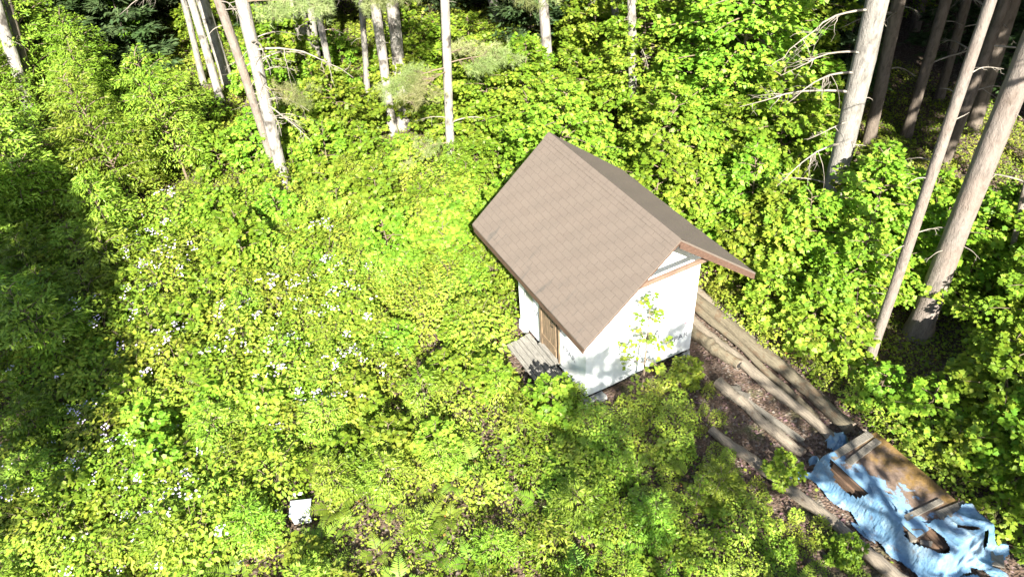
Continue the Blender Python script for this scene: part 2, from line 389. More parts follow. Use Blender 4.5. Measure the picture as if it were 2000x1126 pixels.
def text(body, loc, size, rows, name='lettering', mat='ink', xs=1.0):
    cu = bpy.data.curves.new('lettering', 'FONT'); cu.body = body; cu.size = size; cu.extrude = 0.001; cu.space_character = 1.08
    o = bpy.data.objects.new('tmp', cu); COL.objects.link(o); bpy.context.view_layer.update()
    me = bpy.data.meshes.new_from_object(o.evaluated_get(bpy.context.evaluated_depsgraph_get()))
    bpy.data.objects.remove(o); me.materials.clear(); me.materials.append(M[mat])
    r = mobj(name, me, shed); X, Y, Z = rows
    r.matrix_local = Matrix([[X[0] * xs, Y[0], Z[0], loc[0]], [X[1] * xs, Y[1], Z[1], loc[1]], [X[2] * xs, Y[2], Z[2], loc[2]], [0, 0, 0, 1]])
    return r
LONG = ((0, -1, 0), (0, 0, 1), (-1, 0, 0)); GAB = ((1, 0, 0), (0, 0, 1), (0, -1, 0))
text('TYPAR', (-0.009, 2.12, 0.90), 0.20, LONG, xs=0.92)
text('YPAR', (-0.009, 0.80, 0.82), 0.20, LONG, xs=0.92)
text('C', (-0.009, 0.19, 0.42), 0.14, LONG)
text('TYPAR', (1.77, -0.009, 0.62), 0.18, GAB, xs=1.0)

# stepping platform and foundation blocks
pl = tag(empty('step_platform', (-0.31, 1.34, 0)), 'weathered grey plank platform in front of the shed door', 'platform')
x = -0.60
for k, w in enumerate((0.09, 0.14, 0.09, 0.14, 0.11)):
    x0 = -0.60 + sum((0.09, 0.14, 0.09, 0.14, 0.11)[:k])
    mb = MB(); mb.box((x0 + w / 2 + 0.31, rng.uniform(-0.03, 0.03), 0.185 + rng.uniform(-.004, .004)), (w - 0.012, 1.40, 0.03), None, 0, 0.003); mb.build('plank', M['weathered'], pl)
for y in (-0.55, 0.0, 0.6):
    mb = MB(); mb.box((0.02, y, 0.083), (0.52, 0.09, 0.165)); mb.build('joist', M['weathered'], pl)
for q, rz, lb in (((0.30, -0.03), 0.2, 'pale square concrete block poking out under the shed gable corner'), ((0.08, 0.05), -0.1, 'dull concrete block set right under the near shed corner'),
              ((2.36, 0.1), 0.1, 'concrete block under the shed corner beside the logs'), ((0.12, 2.4), 0.0, 'concrete block under the shed corner beyond the platform')):
    c, s = math.cos(rz), math.sin(rz); mb = MB(); mb.box((0, 0, 0.06), (0.2, 0.2, 0.12), [[c, -s, 0], [s, c, 0], [0, 0, 1]], 0, 0.008)
    b = tag(mb.build('concrete_block', M['concrete']), lb, 'block'); b.location = (q[0], q[1], 0)

# ------------------------------------------------------------------ logs and lumber beside the shed
def logmat(name, c, moss=0.35):
    m, t, b, o = newmat(name); v = objco(t)
    n1 = noise(t, v, 9, 8, 0.75, (5, 0.3, 5)); n2 = noise(t, v, 3.5, 6, 0.7)
    col = ramp(t, n1, [(0.3, tuple(x * 0.4 for x in c)), (0.5, c), (0.72, tuple(x * 1.45 for x in c))])
    col = mixc(t, ramp(t, n2, [(1 - moss, (0, 0, 0)), (1.05 - moss, (0.7, 0.7, 0.7))]), col, (0.13, 0.085, 0.05))
    t.links.new(col, b.inputs['Base Color']); b.inputs['Roughness'].default_value = 0.95; bump(t, b, n1, 0.03); return m
M['log'] = logmat('grey_log', (0.21, 0.178, 0.138), 0.36); M['log2'] = logmat('mossy_log', (0.155, 0.132, 0.09), 0.46)
M['logend'] = plain('log_end', (0.19, 0.155, 0.12), 0.9, 0.4, 30); M['boards'] = logmat('grey_board', (0.17, 0.155, 0.13), 0.3)
def log(name, a, b, r0, r1, mat, label, cat='log', hollow=False, seed=0):
    a = np.array([*a, r0 * 0.75]); b = np.array([*b, r1 * 0.75]); n = 44
    t = np.linspace(0, 1, n)[:, None]; P = a + (b - a) * t
    P = P + np.array([1.0, 0, 0.3]) * (0.035 * np.sin(t * 5 + seed) + 0.012 * np.sin(t * 17 + seed * 2))
    P0 = P[0].copy(); P0[2] = 0
    R = np.linspace(r0, r1, n) * (1 + 0.08 * np.sin(np.linspace(0, 9, n) + seed) + .03 * rng.standard_normal(n)); mb = MB()
    mb.tube(P - P0, R, 14, 0, False, 0.06)
    for e, s in ((0, 1), (n - 1, -1)):
        th = np.linspace(0, 2 * math.pi, 12, endpoint=False); d = (P[1] - P[0]); d /= np.linalg.norm(d); u = np.array([1, 0, 0]); w = np.cross(d, u)
        ring = (P[e] - P0) + R[e] * 0.97 * (np.cos(th)[:, None] * u + np.sin(th)[:, None] * w) + d * 0.004 * s
        mb.polys(ring, [tuple(range(12))], 1)
        if hollow and e == n - 1:
            mb.polys((P[e] - P0) + R[e] * 0.7 * (np.cos(th)[:, None] * u + np.sin(th)[:, None] * w) + d * 0.012, [tuple(range(12))], 2)  # flat black disc painted for the shade inside the hollow
    o = tag(mb.build(name, [mat, M['logend'], M['black']]), label, cat); o.location = tuple(P0); return o
G_ = [log('log', (2.37, -0.90), (2.60, -2.95), 0.105, 0.085, M['log'], 'thick peeled grey log lying in the middle of the bare strip', seed=1),
      log('log', (2.88, 1.2), (3.02, -0.78), 0.105, 0.115, M['log2'], 'thick hollow-ended log close against the shed wall', hollow=True, seed=2),
      log('log', (3.12, 1.6), (3.22, -3.05), 0.10, 0.095, M['log'], 'long pale log running from behind the shed to the tarp pile', seed=3),
      log('log', (3.60, 2.4), (3.64, -3.00), 0.12, 0.13, M['log2'], 'fat rotten mossy log along the edge of the maple thicket', seed=4),
      log('log', (1.62, -1.72), (2.16, -5.75), 0.085, 0.11, M['log'], 'very long log along the meadow side of the tarp pile', seed=5)]
log('log', (3.75, 2.2), (3.84, -2.2), 0.08, 0.07, M['log'], 'thin grey pole half under the maple leaves outside the mossy log', seed=7)
log('log', (3.38, 1.9), (3.43, -2.5), 0.085, 0.06, M['log2'], 'ochre decayed log wedged between the fat mossy log and the pale one', seed=6)
def board(a, b, w, h, label, mat='boards', cat='board', name='board', roll=0.0, group=None):
    a = np.array(a, float); b = np.array(b, float); mb = MB(); up = (math.sin(roll), 0.05, math.cos(roll))
    c = (a + b) / 2; mb.bar(a - c, b - c, w, h, up)
    V = mb.v[0]; mb.v[0] = V + rng.uniform(-0.006, 0.006, V.shape)
    o = tag(mb.build(name, M[mat]), label, cat, group); o.location = tuple(c); return o
board((2.50, -1.10, 0.07), (2.78, -2.75, 0.05), 0.10, 0.045, 'long narrow grey board beside the peeled middle log')
board((2.46, -1.12, 0.05), (2.66, -1.50, 0.10), 0.13, 0.02, 'short dark grey plank lying across the narrow board')
board((2.44, -1.02, 0.03), (2.72, -1.22, 0.03), 0.10, 0.02, 'short slate grey plank at the head of the peeled log')

# ------------------------------------------------------------------ lumber pile under the torn blue tarp
gp = 'boards stacked under the torn tarp'
M['rotten'] = logmat('rotten_wood', (0.13, 0.08, 0.05), 0.4)
for k in range(15):
    lay = k // 5; xx = 2.66 + 0.21 * (k % 5) + rng.uniform(-.02, .02)
    board((xx, -3.52 + rng.uniform(-.1, .05), 0.08 + 0.15 * lay), (xx + rng.uniform(-.03, .03), -5.50 + rng.uniform(-.1, .12), 0.08 + 0.15 * lay), 0.17, 0.12,
          'rotten brown board stacked under the torn blue tarp', 'rotten', group=gp)
def plymat():
    m, t, b, o = newmat('lichened_plywood'); v = objco(t)
    n1 = noise(t, v, 3.2, 6, 0.65); n2 = noise(t, v, 16, 5, 0.7); n3 = noise(t, v, 2.4, 5, 0.7)
    wood = ramp(t, n2, [(0.3, (0.09, 0.06, 0.042)), (0.7, (0.18, 0.13, 0.10))])
    ochre = ramp(t, n2, [(0.3, (0.11, 0.062, 0.012)), (0.7, (0.21, 0.125, 0.025))])
    gx = N(t, 'ShaderNodeSeparateXYZ'); t.links.new(v, gx.inputs[0])
    e = math_(t, 'ADD', gx.outputs[0], math_(t, 'MULTIPLY', gx.outputs[1], 0.18))          # lichen on the thicket side, torn film on the other
    c = mixc(t, ramp(t, math_(t, 'ADD', n1, math_(t, 'MULTIPLY', e, 0.35)), [(0.50, (0, 0, 0)), (0.66, (0.85, 0.85, 0.85))]), wood, ochre)
    film = ramp(t, math_(t, 'SUBTRACT', n3, math_(t, 'MULTIPLY', e, 0.55)), [(0.57, (0, 0, 0)), (0.64, (0.95, 0.95, 0.95))])
    c = mixc(t, film, c, (0.15, 0.28, 0.42))
    t.links.new(c, b.inputs['Base Color']); b.inputs['Roughness'].default_value = 0.85; bump(t, b, n2, 0.015); return m
M['ply'] = plymat()
def tarpmat():
    m, t, b, o = newmat('faded_tarp'); v = objco(t)
    n1 = noise(t, v, 2.6, 5, 0.65); n2 = noise(t, v, 9, 5, 0.7); n3 = noise(t, v, 5, 5, 0.75, (2.5, 0.8, 1))
    c = ramp(t, n1, [(0.3, (0.065, 0.155, 0.275)), (0.5, (0.115, 0.22, 0.335)), (0.72, (0.24, 0.325, 0.40))])
    c = mixc(t, ramp(t, n3, [(0.57, (0, 0, 0)), (0.70, (0.75, 0.75, 0.75))]), c, (0.14, 0.11, 0.09))
    t.links.new(c, b.inputs['Base Color']); b.inputs['Roughness'].default_value = 0.5; bump(t, b, n2, 0.03, 0.8); return m
M['tarp'] = tarpmat()
mb = MB(); mb.box((0, 0, 0), (1.04, 1.72, 0.02), None, 0, 0.01)
o = tag(mb.build('plywood_sheet', M['ply']), 'plywood sheet stained ochre and blue lying on top of the tarp pile', 'plywood'); o.location = (3.13, -4.30, 0.485)
board((2.60, -3.46, 0.51), (3.50, -3.44, 0.53), 0.13, 0.025, 'ochre stained board across the shed end of the tarp pile')
board((2.74, -3.68, 0.515), (3.52, -3.60, 0.515), 0.12, 0.03, 'grey weathered plank laid across the ochre plywood')
board((2.70, -4.86, 0.52), (3.42, -4.92, 0.52), 0.09, 0.035, 'narrow grey batten holding down the tarp at the plywood edge')
board((3.16, -5.09, 0.515), (3.68, -5.17, 0.515), 0.18, 0.03, 'short wide grey plank beside the batten on the tarp pile')
board((3.56, -5.98, 0.05), (3.86, -5.72, 0.05), 0.17, 0.03, 'grey plank end on the ground at the near end of the tarp pile')
board((3.60, -5.66, 0.10), (4.02, -5.52, 0.10), 0.10, 0.03, 'thin grey slat sticking out beyond the near end of the tarp')
for k in range(7):
    x, y = 2.62 + rng.uniform(0, .16), -5.0 - rng.uniform(0, .42); a = rng.uniform(0, 3.14)
    c, s = math.cos(a), math.sin(a); mb = MB(); mb.box((0, 0, 0), (0.17, 0.08, 0.05), [[c, -s, 0.2], [s, c, 0.1], [0, -.2, 1]], 0, 0.012)
    o = tag(mb.build('wood_offcut', M['boards']), 'broken wood offcut spilling through the hole in the blue tarp', 'offcut', 'offcuts in the hole of the tarp'); o.location = (x - .04, y, 0.36 + rng.uniform(-.08, .12))

def fbm(X, Y, seed=0, oct=4, f=1.0):
    r = np.random.default_rng(seed); Z = np.zeros_like(X); a = 1.0
    for o_ in range(oct):
        for q in range(4):
            th, ph = r.uniform(0, 6.28, 2); Z += a * np.sin((X * math.cos(th) + Y * math.sin(th)) * f * 2 + ph + 1.3 * np.sin((Y * math.cos(th) - X * math.sin(th)) * f * 1.1 + ph * 2)) / 4
        f *= 2.1; a *= 0.55
    return Z
def tarp():
    st = 0.014; xs = np.arange(2.05, 4.02, st); ys = np.arange(-6.1, -3.1, st); X, Y = np.meshgrid(xs, ys, indexing='ij')
    n1 = fbm(X, Y, 3, 4, 2.2); n2 = fbm(X, Y, 9, 3, 5)
    dx = np.maximum(np.maximum(2.58 - X, X - 3.70), 0); dy = np.maximum(np.maximum(-5.58 - Y, Y + 3.40), 0); d = np.hypot(dx, dy)
    s = np.clip(1 - d / 0.20, 0, 1); s = s * s * (3 - 2 * s)
    H = 0.03 + 0.49 * s
    fold = (1 - np.abs(np.sin(Y * 3.2 + X * 1.2 + 0.5 * n1 + np.arctan2(Y + 4.9, X - 3.3) * 5))) ** 1.5 + .25 * (1 - np.abs(np.sin(X * 4 - Y * 7 + 1.2 * n1)))
    amp = 0.012 + 0.045 * np.clip(d / 0.15, 0, 1) + 0.035 * np.clip((-5.0 - Y) / .15, 0, 1)
    Z = H + amp * fold + 0.005 * n2 + 0.01 + (0.006 + 0.02 * np.clip(d / 0.08, 0, 1)) * (1 - np.abs(np.sin(Y * 11 + X * 4 + 1.6 * n1 + 3 * np.clip(-Y - 5, 0, 1) * X)))
    left = (X < 2.72 + 0.10 * n1 + 0.16 * np.clip(-(Y + 3.9), 0, 1)) & (Y < -3.30 + .05 * n2) & (Y > -5.7)
    front = (Y < -5.14 + 0.09 * n1 + 0.02 * n2)
    keep = (left | front) & (d < 0.26 + 0.13 * n1 + 0.05 * n2)
    def hole(cx, cy, rx, ry, rot=0.0):
        c, s_ = math.cos(rot), math.sin(rot); u = (X - cx) * c + (Y - cy) * s_; w = -(X - cx) * s_ + (Y - cy) * c
        return (u / rx) ** 2 + (w / ry) ** 2 + 0.22 * n1 + 0.12 * n2 > 1
    keep &= hole(2.60, -3.86, 0.13, 0.40) & hole(2.70, -5.20, 0.17, 0.34, 0.15) & hole(2.80, -4.74, 0.025, 0.17, -0.35) & hole(2.70, -4.62, 0.02, 0.10, -0.3) & hole(3.55, -5.66, .05, .05)
    keep &= hole(3.35, -5.45, 0.03, 0.16, 1.0)
    nx, ny = X.shape; k4 = keep[:-1, :-1] & keep[1:, :-1] & keep[1:, 1:] & keep[:-1, 1:]
    i, j = np.nonzero(k4); a = i * ny + j
    F = np.stack([a, a + ny, a + ny + 1, a + 1], -1).reshape(-1)
    mb = MB(); jit = rng.uniform(-.006, .006, X.shape)
    mb.add(np.stack([X - 3.1 + jit, Y + 4.6 + jit[::-1], Z], -1).reshape(-1, 3), F, np.full(len(a), 4), 0, True)
    o = mb.build('tarp', M['tarp']); o.location = (3.1, -4.6, 0); tag(o, 'torn faded blue tarp draped over the lumber pile', 'tarp')
tarp()
def scrap(cx, cy, rx, ry, h, rot, label, seed, z0=0.0):
    n = 26; u = np.linspace(-1, 1, n); X, Y = np.meshgrid(u, u, indexing='ij'); n1 = fbm(X, Y, seed, 4, 1.6)
    r = np.hypot(X, Y); Z = h * np.clip(1 - r ** 2, 0, 1) * (0.75 + 0.35 * n1) + 0.02 + 0.05 * h * np.sin(9 * np.arctan2(Y, X) + 3 * n1)
    keep = r < 0.86 + 0.16 * n1; k4 = keep[:-1, :-1] & keep[1:, :-1] & keep[1:, 1:] & keep[:-1, 1:]; i, j = np.nonzero(k4); a = i * n + j
    c, s = math.cos(rot), math.sin(rot); mb = MB()
    mb.add(np.stack([X * rx * c - Y * ry * s, X * rx * s + Y * ry * c, np.maximum(Z, 0.012)], -1).reshape(-1, 3), np.stack([a, a + n, a + n + 1, a + 1], -1).reshape(-1), np.full(len(a), 4), 0, True)
    o = mb.build('tarp_scrap', M['tarp']); o.location = (cx, cy, z0); tag(o, label, 'tarp scrap')
scrap(3.22, -3.12, 0.34, 0.22, 0.34, 0.9, 'bulging pale blue scrap of tarp at the log end of the pile', 11)
scrap(2.62, -3.16, 0.12, 0.10, 0.2, 0.2, 'small crumpled blue scrap of tarp beside the bulging pale scrap', 12)
scrap(2.22, -3.25, 0.24, 0.10, 0.08, -0.5, 'blue tarp corner lying under the leafy sprout left of the pile', 13)
scrap(2.30, -4.55, 0.07, 0.25, 0.05, 0.1, 'thin blue strip of tarp on the soil beside the long log', 14)
scrap(2.38, -5.05, 0.07, 0.16, 0.06, 0.2, 'bright blue shred of tarp lying between the long log and the pile', 15)
scrap(2.85, -6.0, 0.45, 0.24, 0.08, 0.2, 'wide flat blue piece of tarp spread at the near end of the pile', 16)
scrap(3.45, -6.05, 0.12, 0.22, 0.06, 0.5, 'narrow blue tarp tail on the soil at the near end of the pile', 17)
def stone(c, r, label, mat='concrete', seed=0):
    me_ = MB(); n, k = 9, 12; V = []
    for i in range(n):
        th = math.pi * i / (n - 1)
        for j in range(k): V.append((math.sin(th) * math.cos(j * 2 * math.pi / k), math.sin(th) * math.sin(j * 2 * math.pi / k), math.cos(th)))
    V = np.array(V); V *= (1 + 0.32 * fbm(V[:, 0] * 2 + seed, V[:, 1] * 2 + V[:, 2], seed, 3, 1.0))[:, None]; V *= np.array(r)
    F = [(i * k + j, i * k + (j + 1) % k, (i + 1) * k + (j + 1) % k, (i + 1) * k + j)[::-1] for i in range(n - 1) for j in range(k)]
    me_.polys(V, F, 0, True); o = tag(me_.build('stone', M[mat]), label, 'stone'); o.location = tuple(c)
M['rock'] = plain('field_stone', (0.17, 0.14, 0.125), 0.95, 0.45, 14, 0.02)
M['logend']
stone(at(485, 1065, .12), (0.13, 0.10, 0.12), 'pinkish grey stone among the ferns, upper one of the three stones', 'rock', 1)
stone(at(465, 1096, .10), (0.10, 0.07, 0.07), 'small pale stone below the pinkish stone in the ferns', 'concrete', 2)
stone(at(448, 1112, .06), (0.15, 0.10, 0.06), 'flat whitish stone at the bottom of the three stones', 'concrete', 3)
stone(at(1755, 905, .08), (0.30, 0.2, 0.12), 'grey mossy rock between the tarp pile and the maple thicket', 'rock', 4)
# white sheet metal box
wb = tag(empty('metal_box', at(586, 990, 0.30)[:2].tolist() + [0.0], -0.40, 0.72), 'small white metal box standing among the ferns', 'box')
M['white'] = plain('white_enamel', (0.36, 0.385, 0.42), 0.4, 0.06, 4)
mb = MB(); V = []
for z, s in ((0.02, 0.9), (0.40, 1.0)): V += [(-0.225 * s, -0.185 * s, z), (0.225 * s, -0.185 * s, z), (0.225 * s, 0.185 * s, z), (-0.225 * s, 0.185 * s, z)]
mb.polys(V, [(3, 2, 1, 0), (0, 1, 5, 4), (1, 2, 6, 5), (2, 3, 7, 6), (3, 0, 4, 7), (4, 5, 6, 7)]); mb.build('body', M['white'], wb)
mb = MB(); mb.box((0, 0, 0.415), (0.48, 0.40, 0.025), None, 0, 0.004); mb.box((0, -0.198, 0.39), (0.47, 0.008, 0.04)); mb.build('lid', M['white'], wb)

# ------------------------------------------------------------------ plants: one mesh set of each kind, copied as individuals
def sapling(H, R, nb, T, size, lpb, mi_leaf=0, droopy=0.25, lift=0.35, base=0.2, redtip=0.0):
    st = MB(); lf = MB()
    k = 8; t = np.linspace(0, 1, k); ax = rng.uniform(-.08, .08, 2) * H
    P = np.stack([ax[0] * t ** 2, ax[1] * t ** 2, H * t], -1); r0 = 0.009 * H + 0.006
    st.tube(P, r0 * (1 - 0.85 * t), 6)
    LP, LF, LN = [], [], []
    for i in range(nb):
        u = base + (1 - base) * (i + rng.uniform(.2, .8)) / nb; h = H * u
        o = np.array([ax[0] * u * u, ax[1] * u * u, h]); az = i * 2.399 + rng.uniform(-.5, .5)
        prof = max(0.25, 1 - ((u - 0.42) / 0.62) ** 2); L = R * prof * rng.uniform(.75, 1.15)
        el = lift + 0.5 * max(0, u - 0.5); dr = np.array([math.cos(az), math.sin(az), 0])
        s = np.linspace(0, 1, 6)[:, None]; B = o + dr * L * s * math.cos(el) + np.array([0, 0, 1.0]) * (L * s * math.sin(el) - droopy * L * s * s)
        st.tube(B, 0.35 * r0 * (1 - 0.8 * s[:, 0]) + 0.0015, 4, 0, False)
        m = max(6, int(lpb * L)); s1 = rng.uniform(.22, 1.08, m) ** 0.8
        side = np.array([-dr[1], dr[0], 0]); lat = rng.uniform(-1, 1, m) * 0.34 * L * (1.12 - np.abs(s1 - 0.55) * 1.1)
        C = o + dr * (L * s1 * math.cos(el))[:, None] + np.array([0, 0, 1.0]) * (L * s1 * math.sin(el) - droopy * L * s1 ** 2)[:, None] + side * lat[:, None]
        C[:, 2] += rng.normal(0, 0.045, m) - 0.10 * np.abs(lat)
        LP.append(C); LF.append(dr * 0.7 + side * np.sign(lat)[:, None] * 0.7 + rng.normal(0, .45, (m, 3)) + np.array([0, 0, -0.25]))
        LN.append(np.array([0, 0, 1.0]) + rng.normal(0, 0.38, (m, 3)) + dr * 0.2)
    LP, LF, LN = map(np.concatenate, (LP, LF, LN)); n = len(LP)
    lf.leaves(T, LP, LF, LN, size * rng.uniform(.65, 1.2, n), 0)
    return st, lf
def variants(kind, specs, T, size, leafm, lpb, **kw):
    out = []
    for (H, R, nb) in specs:
        a, b = sapling(H, R, nb, T, size, lpb, **kw)
        out.append((a.mesh(kind + '_trunk', M['twig']), b.mesh(kind + '_crown', leafm), H))
    return out
V_maple = variants('maple', [(1.5, .75, 20), (2.0, .9, 26), (2.4, 1.0, 30), (2.9, 1.1, 34), (3.3, 1.2, 40), (1.1, .6, 14)], MAPLE, 0.098, M['maple'], 125)
V_mapbig = variants('tall_maple', [(6.8, 1.9, 64), (5.6, 1.6, 56)], MAPLE, 0.11, M['maple'], 150, base=0.25, lift=0.2, droopy=0.2)
V_cherry = variants('cherry', [(2.2, .9, 30), (3.0, 1.15, 40), (3.8, 1.4, 48), (1.6, .8, 22)], LANCE, 0.115, M['cherry'], 130, droopy=0.35, lift=0.6, base=0.15)
V_dark = variants('understory', [(2.2, 1.0, 28), (3.0, 1.2, 34)], OVATE, 0.12, M['maple'], 70)
V_thin = variants('thin_maple', [(2.5, .5, 15)], MAPLE, 0.085, M['maple'], 44, base=0.25)

def bush(R, H, n, T, size, ncl=0, nst=14, fl=1.0):
    st = MB(); lf = MB(); bls = []
    for i in range(nst):
        az = rng.uniform(0, 6.28); L = rng.uniform(.6, 1.05); s = np.linspace(0, 1, 7)[:, None]
        d = np.array([math.cos(az), math.sin(az), 0]) * R * L * rng.uniform(.5, 1)
        P = d * s + np.array([0, 0, 1.0]) * H * (1.75 * s - 0.95 * s * s) * rng.uniform(.8, 1.15); st.tube(P, 0.006 * (1.2 - s[:, 0]), 4, 0, False)
    v = rand_unit(n); v[:, 2] = np.abs(v[:, 2]); rr = rng.uniform(0.45, 1.0, n) ** 0.5
    lump = 1 + 0.22 * fbm(v[:, 0] * 2.2, v[:, 1] * 2.2, int(rng.integers(1e6)), 2, 1.2)
    P = v * rr[:, None] * lump[:, None] * np.array([R, R, H]); P[:, 2] += 0.05
    lf.leaves(T, P, v + rng.normal(0, .6, (n, 3)) - np.array([0, 0, .15]), np.array([0, 0, 1.0]) + 0.5 * v + rng.normal(0, .35, (n, 3)), size * rng.uniform(.6, 1.25, n))
    for c in range(ncl):
        v = rand_unit(1)[0]; v[2] = abs(v[2]) * 1.2 + 0.25; v /= np.linalg.norm(v)
        o = v * np.array([R, R, H]) * 1.02 + np.array([0, 0, .07]); m = int(rng.integers(4, 14))
        Q = o + rng.normal(0, .05, (m, 3)) * np.array([1, 1, .5]); nn = np.array([0, 0, 1.0]) + v * .5 + rng.normal(0, .35, (m, 3)); ff = rng.normal(0, 1, (m, 3))
        th = np.linspace(0, 2 * math.pi, 10, endpoint=False); rad = np.where(np.arange(10) % 2 == 0, 0.55, 0.3)
        FLW = np.stack([rad * np.cos(th), rad * np.sin(th), 0.12 * (rad > .4)], -1)
        bl = MB(); bl.leaves(FLW, Q, ff, nn, rng.uniform(.03, .05, m)); bls.append(bl)
    return st, lf, bls
V_bram = []
for (R, H, n, c) in ((.62, .9, 680, 4), (.75, 1.15, 950, 7), (.5, .8, 470, 2), (.7, 1.0, 800, 1), (.55, .85, 520, 0), (.8, 1.2, 950, 0)):
    a, b, cc = bush(R, H, n, OVATE, 0.095, c)
    V_bram.append((a.mesh('bramble_cane', M['twig']), b.mesh('bramble_foliage', M['bramble']), [q.mesh('bramble_blossom', M['petal']) for q in cc]))
V_herb = []
for (R, H, n, T, s) in ((.35, .55, 240, MAPLE, .085), (.42, .65, 320, OVATE, .08), (.3, .85, 300, LANCE, .10), (.45, .5, 330, OVATE, .07)):
    a, b, cc = bush(R, H, n, T, s, 0, 9); V_herb.append((a.mesh('herb_stem', M['stem']), b.mesh('herb_foliage', M['herb']), None))
def fernmesh(nf, L):
    mb = MB(); P_, F_, N_, S_ = [], [], [], []
    for i in range(nf):
        az = i * 6.283 / nf + rng.uniform(-.3, .3); l = L * rng.uniform(.75, 1.1); d = np.array([math.cos(az), math.sin(az), 0]); side = np.array([-d[1], d[0], 0]); up = np.array([0, 0, 1.0])
        k = 19; s = np.linspace(0, 1, k); e = rng.uniform(.75, 1.1)
        B = d * (l * (s * .55 + s * s * .35))[:, None] + up * (l * e * (s - 0.62 * s * s))[:, None]; mb.tube(B, 0.006 * (1.1 - s), 3, 1, False)
        T = np.gradient(B, axis=0); T /= np.linalg.norm(T, axis=1)[:, None]; nn = np.cross(side, T) * -1
        nn = np.where(nn[:, 2:3] < 0, -nn, nn)
        for sg in (-1, 1):
            w = l * 0.40 * (s > .24) * (1.02 - s) ** 0.85 * np.clip((s - .2) / .12, 0, 1)
            ok = w > 0.015
            P_.append(B[ok]); F_.append(side * sg + T[ok] * .45 + rng.normal(0, .06, (ok.sum(), 3))); N_.append(nn[ok] + side * sg * -.15); S_.append(w[ok])
    PIN = np.array([(0, 0, 0), (.12, .2, 0), (.075, .7, -.03), (0, 1, -.08), (-.075, .7, -.03), (-.12, .2, 0)])
    mb.leaves(PIN, np.concatenate(P_), np.concatenate(F_), np.concatenate(N_), np.concatenate(S_), 0)
    return mb.mesh('fern', [M['fern'], M['stem']])
V_fern = [fernmesh(5, .8), fernmesh(4, .7), fernmesh(6, .85), fernmesh(3, .75), fernmesh(5, .65)]

def inside(poly, p):
    x, y = p; r = False; j = len(poly) - 1
    for i in range(len(poly)):
        xi, yi = poly[i]; xj, yj = poly[j]
        if (yi > y) != (yj > y) and x < (xj - xi) * (y - yi) / (yj - yi) + xi: r = not r
        j = i
    return r
BARE = [[(-0.15, -0.25), (2.7, -0.25), (2.7, 2.75), (-0.15, 2.75)], [(-0.75, 0.45), (0.0, 0.45), (0.0, 2.0), (-0.75, 2.0)],
        [(2.35, 2.6), (3.85, 2.6), (4.0, -3.0), (4.15, -6.6), (1.25, -6.6), (1.0, -1.7), (1.9, -0.5), (2.5, 0)]]
STONES = [at(470, 1085)[:2], at(586, 990)[:2], at(586, 990)[:2] - 0.3 * _d[:2] / np.hypot(*_d[:2])]
def bare(x, y, m=0.0):
    for k, pg in enumerate(BARE):
        if inside(pg, (x, y)): return True
        if m and any(inside(pg, (x + m * math.cos(a), y + m * math.sin(a))) for a in np.linspace(0, 6.28, 9)[:-1]): return True
    return any(math.hypot(x - s[0], y - s[1]) < (0.16 if k == 0 else 0.27) + (.5 if k == 0 else .8) * m for k, s in enumerate(STONES))
placed = []
def scatter(n, poly, md, m=0.3, tries=60):
    xs = [p[0] for p in poly]; ys = [p[1] for p in poly]; out = []
    for q in range(n * tries):
        if len(out) >= n: break
        x, y = rng.uniform(min(xs), max(xs)), rng.uniform(min(ys), max(ys))
        if not inside(poly, (x, y)) or bare(x, y, m): continue
        pr = proj((x, y, 0.8))
        if pr[2] < 2 or not (-160 < pr[0] < 2160 and -330 < pr[1] < 1330): continue
        if any((x - a) ** 2 + (y - b) ** 2 < md * md for a, b in out): continue
        out.append((x, y))
    return out
def plant(name, parts, meshes, x, y, label, cat, group, sc=1.0):
    r = tag(empty(name, (x, y, -0.02), rng.uniform(0, 6.28), sc), label, cat, group)
    for nm, me in zip(parts, meshes):
        for q in (me if isinstance(me, list) else [me]):
            if q is not None: mobj(nm, q, r)
    return r
def sap(V, x, y, hmin, hmax, label, group, name='maple_sapling', cat='sapling'):
    c = [v for v in V if hmin - .01 <= v[2] <= hmax + .01] or V; v = c[int(rng.integers(len(c)))]
    return plant(name, ('trunk', 'crown'), v[:2], x, y, label, cat, group, rng.uniform(.85, 1.15))

# ------------------------------------------------------------------ tall trees
def canopy(H, R, n, seed):
    mb = MB(); u = rng.uniform(0, 1, n) ** 0.8; az = rng.uniform(0, 6.283, n); nb = 26
    k = rng.integers(0, nb, n); u = np.clip(k / nb + rng.normal(0, .012, n), 0, 1); az = k * 2.399 + rng.normal(0, .32, n)
    r = R * (1.02 - u) ** 0.7 * rng.uniform(.12, 1.0, n) ** .6
    P = np.stack([r * np.cos(az), r * np.sin(az), H * u + 0.12 * r + rng.normal(0, .12, n)], -1)
    d = np.stack([np.cos(az), np.sin(az), np.full(n, .1)], -1)
    mb.leaves(DIAM, P, d + rng.normal(0, .5, (n, 3)), np.array([0, 0, 1.0]) + rng.normal(0, .4, (n, 3)), rng.uniform(.35, .7, n))
    return mb.mesh('canopy_crown', M['canopy'])
V_can = [canopy(10, 2.9, 4200, 1), canopy(11, 2.6, 4000, 2), canopy(9, 3.2, 4200, 3), canopy(10, 2.9, 300, 4), canopy(10, 2.9, 900, 5)]
